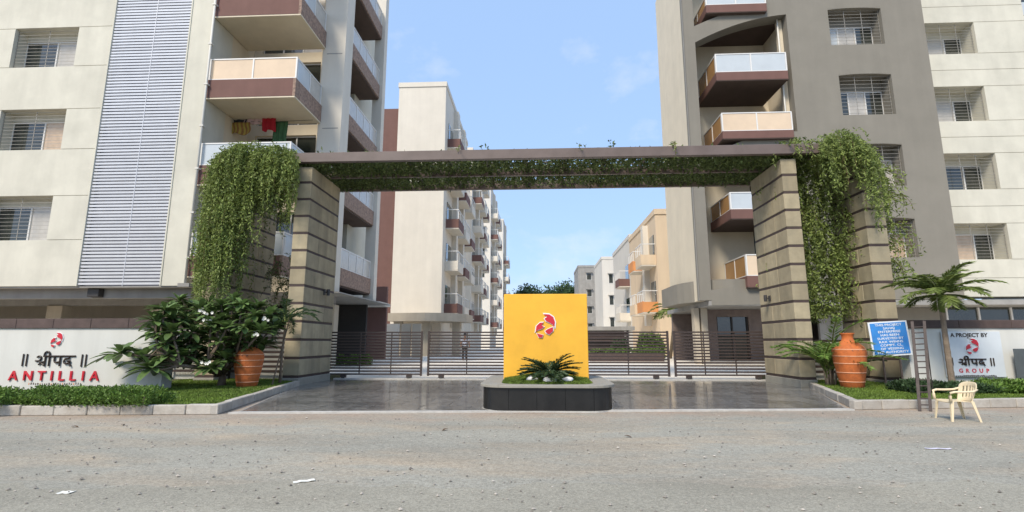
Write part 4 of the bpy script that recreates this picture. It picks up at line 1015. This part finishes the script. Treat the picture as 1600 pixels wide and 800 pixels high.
a, b = at(1499, 571, ys), at(1542, 571, ys); devanagari(sb_, a.x, a.z, ys, (b.x-a.x)/4.2, black_l, .10)
word(sb_, 'GROUP', [1502, 1512, 1522.5, 1533.5, 1543.5], 582, 576, ys, red_m, .02, .004, 1.0)
q = at(1514, 526.5, ys); piece('caption', text_mesh('A PROJECT BY', (at(0, 521, ys).z-at(0, 526.5, ys).z)/.7, black_l, .003, .004, 1.02), sb_, (q.x, ys-.005, q.z))
for k in range(22):
    q = at(1491+k*3.1, 588.5, ys); box('small_print', black_l, sb_, q.x-.02, q.x+.022, ys-.005, ys-.001, q.z, q.z+random.uniform(.03, .05))
# grey steel cabinet at the right edge
cab = thing('steel_cabinet', 'dark grey steel cabinet against the right white wall at the edge', 'cabinet', (at(1595, 590, 16).x, 16, .16))
a, b = at(1609, 592, 16), at(1650, 545, 16); box('body', grey_panel, cab, a.x, b.x, 16, 16.4, .16, b.z, .01); box('door', grey_panel, cab, a.x+.05, b.x-.05, 15.975, 15.998, .25, b.z-.08, .005)

# ------------------------------------------------------------------ blue sign
SY = 16.35
bs = thing('notice_board', 'bright blue notice board with white capitals in front of the outer right pylon', 'sign', (at(1391, 606, SY).x, SY, .16)); a, b = at(1364, 556, SY), at(1419, 502, SY); hw, hh = (b.x-a.x)/2, (b.z-a.z)/2; cc = Vector(((a.x+b.x)/2, SY, (a.z+b.z)/2)); tilt = R(-3.4)
def bd(name, mat, x0, x1, y0, y1, z0, z1, par=bs):
    o = MB().box(x0, x1, y0, y1, z0, z1).build(name, mat, par, cc); o.rotation_euler = (0, tilt, 0); return o
bd('white_backing', signw_m, -hw, hw, .03, .05, -hh, hh); bd('blue_panel', blue_m, -hw+.05, hw-.06, .008, .028, -hh+.06, hh-.04)
lines = ['THIS PROJECT', 'SAHAJ', 'ENTERPRISE', 'HAS BEEN', 'SURVEYED BY', 'RAX WINNS', 'COMPT. CL.', 'OF VESSING', 'THE AUTHORITY']
for k, s in enumerate(lines):
    hgt = (2*hh-.12)/9; sz = hgt*.92; ms = [text_mesh(q, sz, signw_m, .002, .012*sz, 1.0) for q in s.split()]
    wds = [max(v.co.x for v in me.vertices)-min(v.co.x for v in me.vertices) for me in ms]; gap = sz*.32; tot = sum(wds)+gap*(len(wds)-1); f_ = min(1.35, (2*hw-.22)/tot); x_ = -tot/2
    for me, wd_ in zip(ms, wds):
        me.transform(Matrix.Translation((0, 0, hh-.05-hgt*(k+.85))) @ Matrix.Diagonal((f_, 1, 1, 1)) @ Matrix.Translation((x_-min(v.co.x for v in me.vertices), 0, 0))); x_ += wd_+gap
        o = piece('text_word', me, bs, cc+Vector((0, .004, 0))); o.rotation_euler = (0, tilt, 0)
for q in (-.25, .25): MB().box(cc.x+q-.02, cc.x+q+.02, SY+.055, SY+.09, .1, cc.z+hh*.7).build('leg', iron_m, bs)

# ------------------------------------------------------------------ terracotta pots
def pot(label, u, vb, Y, k, neck, zb=.16):
    c = at(u, vb, Y); t = thing('terracotta_pot', label, 'pot', (c.x, Y, zb), 'tall terracotta pots at the gate')
    prof = [(0, .0), (.30, .0), (.34, .03), (.40, .35), (.475, .80), (.51, 1.15), (.50, 1.26), (.44, 1.38), (.30, 1.50)]
    prof += [(.19, 1.57), (.165, 1.66), (.18, 1.76), (.215, 1.80), (.225, 1.83), (.19, 1.83), (.15, 1.70), (.14, 1.55), (0, 1.5)] if neck else [(.20, 1.54), (.19, 1.57), (.15, 1.57), (.14, 1.50), (0, 1.45)]
    MB().lathe([(r*k[0], z*k[1]) for r, z in prof], (c.x, Y, zb), 32).build('body', terra_m, t, smooth=True)
    for z in (.22, .52, .82, 1.06, 1.28):
        r = np.interp(z, [p_[1] for p_ in prof[1:8]], [p_[0] for p_ in prof[1:8]])
        MB().lathe([((r-.004)*k[0], (z-.018)*k[1]), ((r+.010)*k[0], (z-.010)*k[1]), ((r+.010)*k[0], (z+.010)*k[1]), ((r-.004)*k[0], (z+.018)*k[1])], (c.x, Y, zb), 32).build('ring', terra_line, t, smooth=True)
    for az in (-1.9, -1.55, -1.2):
        r = .487*k[0]; MB().tube([(c.x+r*math.cos(az), Y+r*math.sin(az), zb+1.22*k[1]), (c.x+(r+.012)*math.cos(az), Y+(r+.012)*math.sin(az), zb+1.22*k[1])], .03, 8).build('carved_dot', lamp_m, t)
pot('tall necked terracotta pot in front of the outer right pylon', 1333, 611, 16.0, (.88, .88), True)
pot('rounded terracotta pot under the plumeria on the left lawn', 385, 611, 15.4, (.82, .76), False)

# ------------------------------------------------------------------ plumeria
pt_ = thing('plumeria', 'dark glossy plumeria shrub with white flowers on the left lawn', 'shrub', (at(340, 605, 15.6).x, 15.6, .16))
pb = at(345, 606, 15.6); pb.z = .12; xw1p = at(256, 560, 14.3).x
tips = []
for u, v, Y in ((190, 551, 13.8), (236, 575, 13.7), (243, 500, 13.9), (258, 484, 14.1), (280, 470, 15.6), (292, 497, 14.9), (312, 482, 15.4), (326, 472, 15.9), (345, 476, 15.2), (365, 470, 15.8), (386, 484, 15.4), (405, 480, 16.0), (420, 492, 15.4), (268, 518, 13.9), (300, 518, 14.6), (330, 508, 14.7), (355, 512, 14.6), (382, 510, 14.7), (408, 518, 14.8), (428, 510, 15.7), (282, 540, 14.6), (310, 538, 14.8), (343, 534, 14.7), (372, 534, 15.1), (395, 538, 15.4), (330, 574, 14.4), (300, 560, 15.0), (352, 560, 14.8), (256, 536, 13.9), (246, 518, 14.0), (320, 550, 15.5), (372, 498, 16.1), (296, 478, 15.9), (350, 490, 16.0), (330, 490, 15.1), (400, 502, 16.2), (270, 498, 14.3), (222, 562, 13.9), (412, 538, 16.0), (318, 522, 15.2), (362, 545, 15.6), (390, 522, 15.4), (285, 555, 14.2), (345, 500, 15.0), (338, 556, 15.2), (275, 485, 15.0), (312, 500, 15.9), (398, 492, 15.0), (300, 535, 15.5), (265, 555, 13.9), (378, 475, 15.2), (335, 520, 16.0), (360, 525, 16.2)):
    tips.append(at(u, v, Y))
m = MB(); P, D, LL, LW = [], [], [], []
main = [pb+Vector((dx, dy, .6+.25*random.random())) for dx, dy in ((-.55, -.9), (.55, -.3), (-.1, .3), (.1, -.9), (-.15, -1.7))]
m.tube([pb, pb+Vector((.02, 0, .25)), pb+Vector((0, 0, .45))], [.13, .11, .09], 8)
for q in main: m.tube([pb+Vector((0, 0, .38)), (pb+q)/2+Vector((0, 0, .25)), q], [.075, .06, .05], 6)
edge_pt = Vector((xw1p+.25, 13.85, .95))
for t_ in tips:
    if t_.x < xw1p+.1:
        q = main[4]; m.tube([q, edge_pt+Vector((0, 0, random.uniform(-.1, .5))), (edge_pt+t_)/2+Vector((0, -.1, .05)), t_], [.045, .04, .034, .028], 5); continue
    q = min(main, key=lambda z_: (z_-t_).length); mid = (q+t_)/2+Vector((random.uniform(-.1, .1), 0, -.08)); m.tube([q, mid, t_], [.04, .032, .028], 5)
m.build('trunk', bark_m, pt_, smooth=True)
lm = MB()
def big_leaf(m, b, d, L, wd):
    d = d.normalized(); s = d.cross(Vector((0, 0, 1)));
    if s.length < .1: s = Vector((1, 0, 0))
    s.normalize(); up = s.cross(d); n = 5; prev = None; k0 = len(m.v)
    for k in range(n+1):
        t = k/n; ww = wd*(math.sin(math.pi*min(1, t*.9+.04)**1.3))*.5+.004; c_ = b+d*L*t-Vector((0, 0, 1))*L*.28*t*t
        m.v += [tuple(c_-s*ww+up*ww*.35), tuple(c_), tuple(c_+s*ww+up*ww*.35)]
    for k in range(n):
        a_ = k0+k*3; m.face(a_, a_+1, a_+4, a_+3); m.face(a_+1, a_+2, a_+5, a_+4)
for q_, t_ in enumerate(tips):
    nl = random.randint(24, 30); big = 1.35 if q_ in (0, 1, 37) else 1.0
    for k in range(nl):
        az = k*2.4+random.uniform(-.2, .2); el = random.uniform(-.25, 1.05); d = Vector((math.cos(az)*math.cos(el), math.sin(az)*math.cos(el), math.sin(el)))
        big_leaf(lm, t_+Vector((0, 0, -.05*random.random())), d, random.uniform(.36, .60)*big, random.uniform(.12, .18)*big)
lm.build('leaves', leafp, pt_, smooth=True)
for u, v, Y in ((318, 485, 15.0), (332, 489, 14.9), (331, 501, 14.7), (404, 524, 14.6), (421, 500, 15.1), (330, 566, 14.3)):
    c = at(u, v, Y); fm = MB()
    for q in range(4):
        cc_ = c+Vector((random.gauss(0, .055), random.gauss(0, .05)-.15, random.gauss(0, .03)))
        for k in range(5):
            az = k*1.2566+q; d = Vector((math.cos(az), -.6, math.sin(az))).normalized(); s = d.cross(Vector((0, 1, 0))).normalized()
            fm.quad(cc_, cc_+d*.038+s*.022, cc_+d*.06, cc_+d*.038-s*.022)
    fm.build('flower', flower_m, pt_)

# ------------------------------------------------------------------ palms
def arec(label, loc, n, L, tilt=(35, 80), seed=1, mat=leafpalm, ll=.34):
    random.seed(seed); fr = []; st = []
    for k in range(n):
        b = (loc[0]+random.gauss(0, .10), loc[1]+random.gauss(0, .10), loc[2]+random.uniform(.2, .7)); fr.append((b, k*2.4+random.uniform(-.3, .3), R(random.uniform(*tilt)), L*random.uniform(.75, 1.1), R(random.uniform(60, 95)), ll, .035)); st.append(b)
    def tr(t):
        m = MB()
        for b in st: m.tube([(loc[0]+(b[0]-loc[0])*.6, loc[1]+(b[1]-loc[1])*.6, loc[2]-.05), b], [.03, .022], 6)
        m.build('stem', palmbark_m, t, smooth=True)
    palm_like('areca_palm', label, 'palm', loc, fr, mat, tr, 3, .1)
arec('bushy areca palm behind the tall necked pot', (at(1296, 600, 16.8).x, 16.8, .16), 24, 1.85, (45, 85), 3, leafh)
arec('small areca palm against the right pylon base between the pylons', (at(1318, 600, 18.0).x, 18.0, .16), 9, 1.6, (45, 80), 9, leafd)
# left palm with stake against the inner left pylon
lp = at(437, 600, 16.6); fr = []; random.seed(5)
top = at(446, 505, 16.4)
for k in range(13): fr.append((tuple(top), k*2.4, R(random.uniform(15, 75)), random.uniform(.9, 1.35), R(random.uniform(70, 110)), .30, .035))
def ltr(t): MB().tube([(lp.x, 16.6, .1), (lp.x+.05, 16.5, 1.0), tuple(top)], [.05, .04, .03], 7).build('trunk', palmbark_m, t, smooth=True)
palm_like('young_palm', 'young dark palm in front of the inner left pylon', 'palm', (lp.x, 16.6, .16), fr, leafd, ltr, 3, .1)
a, b = at(424, 605, 15.9), at(452, 500, 16.35); m = MB(); m.tube([(a.x, 15.9, .1), tuple(b)], .022, 6); tag(m.build('wooden_stake', bark_m), 'thin slanted wooden stake supporting the young left palm', 'stake')
# right palm in front of the sign wall
PYY = 15.6; base = at(1489, 604, PYY); base.z = .12; mid = at(1478, 540, PYY); tp = at(1469, 462, PYY); fr = []; random.seed(21)
azs = [(k*2.4+.3, e) for k, e in enumerate([82, 76, 80, 70, 74, 66, 60, 55, 62, 50, 46, 54, 40, 36, 44, 28, 22, 30, 12, 16, 4, 8])]
for az, el in azs: fr.append((tuple(tp), az, R(el+random.uniform(-5, 5)), random.uniform(1.15, 1.5) if el > 20 else 1.0, R(random.uniform(58, 100) if el > 55 else random.uniform(50, 80)), .38, .034))
def rtr(t):
    m = MB(); n = 26; path = []; rr = []
    for k in range(n+1):
        s = k/n; q = (1-s)**2*base+2*s*(1-s)*mid+s*s*tp; path.append(q); rr.append((.085-.03*s)*(1.0+.10*(k % 2)))
    m.tube(path, rr, 9); m.build('trunk', palmbark_m, t, smooth=False)
    MB().tube([tp-Vector((0, 0, .5)), tp-Vector((0, 0, .2)), tp+Vector((0, 0, .1))], [.07, .085, .05], 9).build('crown_shaft', leafpalm, t, smooth=True)
palm_like('palm_tree', 'slender palm tree in front of the right sign board', 'palm', (base.x, PYY, .16), fr, leafpalm, rtr, 6, -.25)
# small palm inside the gate
ip = at(1052, 485, 39); fr = []; random.seed(8)
for k in range(14): fr.append((tuple(ip), k*2.4, R(random.uniform(10, 70)), random.uniform(1.4, 2.0), R(80), .55, .09))
def itr(t): MB().tube([(ip.x-.4, 39, .25), (ip.x-.1, 39, ip.z*.6), tuple(ip)], [.13, .1, .07], 7).build('trunk', palmbark_m, t, smooth=True)
palm_like('palm_tree', 'small palm inside the gate in front of the orange-lit balcony block', 'palm', (ip.x-.4, 39, .28), fr, leafpalm, itr, 2, .1)
random.seed(31)
# ------------------------------------------------------------------ hedges in the beds
for i, (x0, x1) in enumerate(((-15.6, -11.0), (-11.0, -8.15))):
    shrub('hedge', ['low bright green hedge below the raised project name', 'short end of the low hedge below the plumeria'][i], 'hedge', leafh, x0, x1, 10.72+.09*(x0+8), 11.75+.09*(x0+8), .16, .56, 17000 if i == 0 else 11000, .065, .032, rough=.12)
for i, (u0, u1, Y, zt, mt, lb) in enumerate(((1408, 1470, 14.6, .50, leafd, 'dark leafy ground shrub behind the iron ladder'), (1470, 1540, 14.6, .40, leafd, 'low leafy shrub behind the plastic chair'), (1530, 1640, 14.6, .50, leafh, 'low green hedge under the right edge of the sign board'))):
    shrub('hedge', lb, 'hedge', mt, at(u0, 600, Y).x, at(u1, 600, Y).x, Y-.5, Y+.6, .16, zt, 5200, .11, .06, rough=.3)
# ------------------------------------------------------------------ iron ladder
ld = thing('iron_ladder', 'dark rusty iron ladder standing by the kerb in front of the right wall', 'ladder', (at(1446, 645, 12.05).x, 12.05, 0))
bl_, br_ = at(1437.5, 643, 12.05), at(1454.5, 645, 12.05); bl_.z = br_.z = 0; tl_, tr_ = at(1425, 503, 12.75), at(1444, 502, 12.75)
for a, b in ((bl_, tl_), (br_, tr_)): MB().tube([a, b], .040, 4).build('rail', iron_m, ld)
for k in range(1, 15):
    s = k/15; MB().tube([bl_.lerp(tl_, s), br_.lerp(tr_, s)], .014, 6).build('rung', iron_m, ld)
for a in (tl_, tr_): MB().tube([a, (a.x*13.5/12.75-.02, 13.5, .16)], .014, 5).build('prop', iron_m, ld)
# ------------------------------------------------------------------ plastic chair
ch_ = thing('plastic_chair', 'cream moulded plastic armchair standing on the gravel by the right kerb', 'chair', (at(1497, 655, 10.75).x, 10.75, .0))
ch_.rotation_euler = (0, 0, R(-97)); ch_.scale = (.92, .92, .86)
def cp_(name, m, smooth=True, solid=0):
    o = link(bpy.data.objects.new(name, m.mesh(name, plast_m, smooth=smooth, fix=True)), ch_, W[ch_.name])
    if solid: md = o.modifiers.new('s', 'SOLIDIFY'); md.thickness = solid; md.offset = 0
    return o
m = MB(); nx, ny = 12, 10                     # seat: front is -y
for j in range(ny+1):
    for i in range(nx+1):
        s, t = i/nx*2-1, j/ny; wd_ = .245-.03*t; m.v.append((s*wd_, -.23+.45*t, .43-.02*t+.012*s*s-.035*max(0, .12-t)/.12))
for j in range(ny):
    for i in range(nx): a = j*(nx+1)+i; m.face(a, a+1, a+nx+2, a+nx+1)
cp_('seat', m, True, .016)
m = MB(); nx, nz = 22, 14                     # back shell with slots
for j in range(nz+1):
    for i in range(nx+1):
        s, t = i/nx*2-1, j/nz; zt = .80+.055*math.sqrt(max(0, 1-s*s))-.06*abs(s)**4; z = .41+(zt-.41)*t
        wd_ = .225+.05*t; a = s*1.0; m.v.append((wd_*math.sin(a)/math.sin(1.0), .20+.10*t+.10*(math.cos(a)-math.cos(1.0))-.04*(s*s), z))
for j in range(nz):
    for i in range(nx):
        if 3 <= j <= 10 and 4 <= i <= 17 and i % 3 == 1: continue
        a = j*(nx+1)+i; m.face(a, a+1, a+nx+2, a+nx+1)
cp_('backrest', m, True, .014)
for s in (-1, 1):
    m = MB(); m.tube([(s*.262, .27, .70), (s*.30, .16, .655), (s*.305, 0, .645), (s*.30, -.17, .645), (s*.285, -.235, .625), (s*.275, -.25, .56), (s*.268, -.245, .43)], [.028, .032, .034, .034, .032, .028, .03], 8, flat=(1, 1, .75)); cp_('armrest', m)
    for yy, y2, xx in ((-.235, -.285, .255), (.205, .285, .235)):
        m = MB(); n_ = 5
        for k in range(n_+1):
            t = k/n_; cx_, cy_, z = s*(xx+.03*t), yy+(y2-yy)*t, .44*(1-t); w1 = .058-.022*t; sy_ = 1 if yy > 0 else -1; th = .012
            m.v += [(cx_+s*.0, cy_, z), (cx_-s*w1, cy_, z), (cx_-s*w1, cy_-sy_*th, z), (cx_-s*th, cy_-sy_*th, z), (cx_-s*th, cy_-sy_*w1, z), (cx_, cy_-sy_*w1, z)]
        for k in range(n_):
            for q in range(6): a, b = k*6+q, k*6+(q+1) % 6; m.face(a, b, b+6, a+6)
        m.face(*range(6)); m.face(*[n_*6+q for q in range(6)]); cp_('leg', m, False)
# ------------------------------------------------------------------ litter
def litter(label, u, v, L, wd_, az, mat):
    c = Vector(((lambda r: r.x*1)(at(u, v, 1)), 0, 0)); x = (u-800)/FPX; yy = (400-v)/FPX
    r = at(u, v, 1.0); k = CAM_H/(CAM_H-r.z); X, Y = r.x*k, k
    m = MB(); n = 6
    for j in range(3):
        for i in range(n+1): s = i/n-.5; q = j/2-.5; m.v.append((s*L, q*wd_, .010+.004*math.sin(i*1.9+u)+.006*abs(q)))
    for j in range(2):
        for i in range(n): a = j*(n+1)+i; m.face(a, a+1, a+n+2, a+n+1)
    o = m.build('paper_scrap', mat, None, (X, Y, 0)); o.rotation_euler = (0, 0, az); o.modifiers.new('s', 'SOLIDIFY').thickness = .003
    tag(o, label, 'litter', 'paper litter on the forecourt')
paper = M('scrap_paper', (.74, .73, .66), .8, .06, 8); paperl = M('lilac_paper', (.62, .60, .72), .7, .1, 8)
litter('torn cream paper strip on the gravel left of centre', 475, 753, .22, .075, .55, paper)
litter('small crumpled white paper near the lower left corner', 103, 771, .13, .09, .1, paper)
litter('thin pale lilac wrapper on the gravel in front of the chair', 1466, 702, .34, .05, -.05, paperl)
dryleaf = M('dry_leaf', (.10, .06, .03), .9, .3, 8)
for k, (u, v) in enumerate(((112, 668), (190, 666), (700, 672), (975, 683))): 
    r = at(u, v, 1.0); kk = CAM_H/(CAM_H-r.z); m = MB(); big_leaf(m, Vector((0, 0, .02)), Vector((math.cos(k*2), math.sin(k*2), .1)), .12, .05)
    o = m.build('dry_leaf', dryleaf, None, (r.x*kk, kk, .004)); tag(o, 'brown dry leaf on the gravel '+('near the far left kerb', 'below the left kerb stones', 'in front of the left driveway half', 'just in front of the planter', 'below the right driveway corner', 'in the middle right foreground', 'in the foreground below the tall pot', 'left of centre')[k], 'leaf', 'dry leaves on the forecourt')

# ------------------------------------------------------------------ person behind the gate
pf = at(726, 564, 34.0); pz = ramp(34)+.02; hgt_s = 1.78/1.75
pe = thing('person', 'person in a blue and white striped shirt and dark trousers walking inside the gate', 'person', (pf.x, 34, pz))
def skin(name, joints, edges, radii, mat, root=0, sub=2):
    me = bpy.data.meshes.new(name); me.from_pydata([tuple(Vector(j)*hgt_s) for j in joints], edges, []); me.materials.append(mat)
    o = link(bpy.data.objects.new(name, me), pe, W[pe.name]); md = o.modifiers.new('skin', 'SKIN'); me.update()
    for i, r in enumerate(radii):
        sv = me.skin_vertices[0].data[i]; sv.radius = (r, r) if not isinstance(r, tuple) else r; sv.use_root = (i == root)
    md.use_smooth_shade = True; s = o.modifiers.new('sub', 'SUBSURF'); s.levels = sub; s.render_levels = sub; return o
skin_m = M('skin', (.24, .12, .07), .6, .08, 6); trous = M('dark_trousers', (.03, .032, .034), .9, .15, 6); hair_m = M('black_hair', (.012, .010, .009), .6, .2, 20)
# striped shirt: real woven stripes by height
sh_m = bpy.data.materials.new('striped_shirt'); sh_m.use_nodes = True; t_ = sh_m.node_tree; g_ = t_.nodes.new('ShaderNodeTexCoord'); wv = t_.nodes.new('ShaderNodeTexWave'); wv.bands_direction = 'Z'; wv.inputs['Scale'].default_value = 3.4; wv.inputs['Distortion'].default_value = .3
cr = t_.nodes.new('ShaderNodeValToRGB'); cr.color_ramp.interpolation = 'CONSTANT'; cr.color_ramp.elements[0].color = (.035, .05, .12, 1); cr.color_ramp.elements[1].position = .42; cr.color_ramp.elements[1].color = (.72, .74, .78, 1)
t_.links.new(g_.outputs['Object'], wv.inputs['Vector']); t_.links.new(wv.outputs[0], cr.inputs[0]); t_.links.new(cr.outputs[0], t_.nodes['Principled BSDF'].inputs['Base Color']); t_.nodes['Principled BSDF'].inputs['Roughness'].default_value = .9
J = [(0, 0, .92), (0, 0, 1.15), (0, .01, 1.38), (0, 0, 1.48), (0, -.015, 1.58), (0, -.02, 1.68), (-.20, .01, 1.40), (-.25, 0, 1.14), (-.25, -.10, .92), (-.255, -.15, .83), (.20, .01, 1.40), (.27, .03, 1.15), (.30, -.06, .93), (.31, -.10, .84), (-.10, 0, .88), (-.11, -.08, .48), (-.11, .02, .09), (-.11, -.13, .04), (.10, 0, .88), (.11, .06, .48), (.12, .20, .10), (.12, .08, .04)]
E_ = [(0, 1), (1, 2), (2, 3), (3, 4), (4, 5), (2, 6), (6, 7), (7, 8), (8, 9), (2, 10), (10, 11), (11, 12), (12, 13), (0, 14), (14, 15), (15, 16), (16, 17), (0, 18), (18, 19), (19, 20), (20, 21)]
skin('body', J, E_, [(.15, .10), (.13, .10), (.15, .09), .055, .085, .085, .06, .046, .036, .035, .06, .046, .036, .035, .085, .058, .042, .045, .085, .058, .042, .045], skin_m)
skin('shirt', [(0, 0, .88), (0, 0, 1.15), (0, .01, 1.38), (-.20, .01, 1.41), (-.245, 0, 1.18), (.20, .01, 1.41), (.265, .03, 1.18), (0, 0, 1.47)], [(0, 1), (1, 2), (2, 3), (3, 4), (2, 5), (5, 6), (2, 7)], [(.185, .13), (.165, .13), (.18, .115), .085, .07, .085, .07, .07], sh_m, 1)
skin('trousers', [(0, 0, .92), (-.10, 0, .86), (-.11, -.08, .48), (-.11, .02, .10), (.10, 0, .86), (.11, .06, .48), (.12, .20, .11)], [(0, 1), (1, 2), (2, 3), (0, 4), (4, 5), (5, 6)], [(.165, .12), .105, .082, .07, .105, .082, .07], trous)
bm = bmesh.new(); bmesh.ops.create_icosphere(bm, subdivisions=2, radius=.105)
bmesh.ops.delete(bm, geom=[v for v in bm.verts if v.co.z < -.02 and v.co.y < .03], context='VERTS'); me = bpy.data.meshes.new('hair'); bm.to_mesh(me); bm.free(); me.materials.append(hair_m)
o = link(bpy.data.objects.new('hair', me), pe, W[pe.name]+Vector((0, .01, 1.68*hgt_s)))
for s in (-1, 1): MB().tube([(s*.035*hgt_s, -.098, 1.655*hgt_s), (s*.035*hgt_s, -.112, 1.655*hgt_s)], .012, 6).build('eye', hair_m, pe, W[pe.name])
MB().tube([(0, -.095, 1.66*hgt_s), (0, -.128, 1.61*hgt_s)], [.008, .016], 6).build('nose', skin_m, pe, W[pe.name])
pe.rotation_euler = (0, 0, R(15))
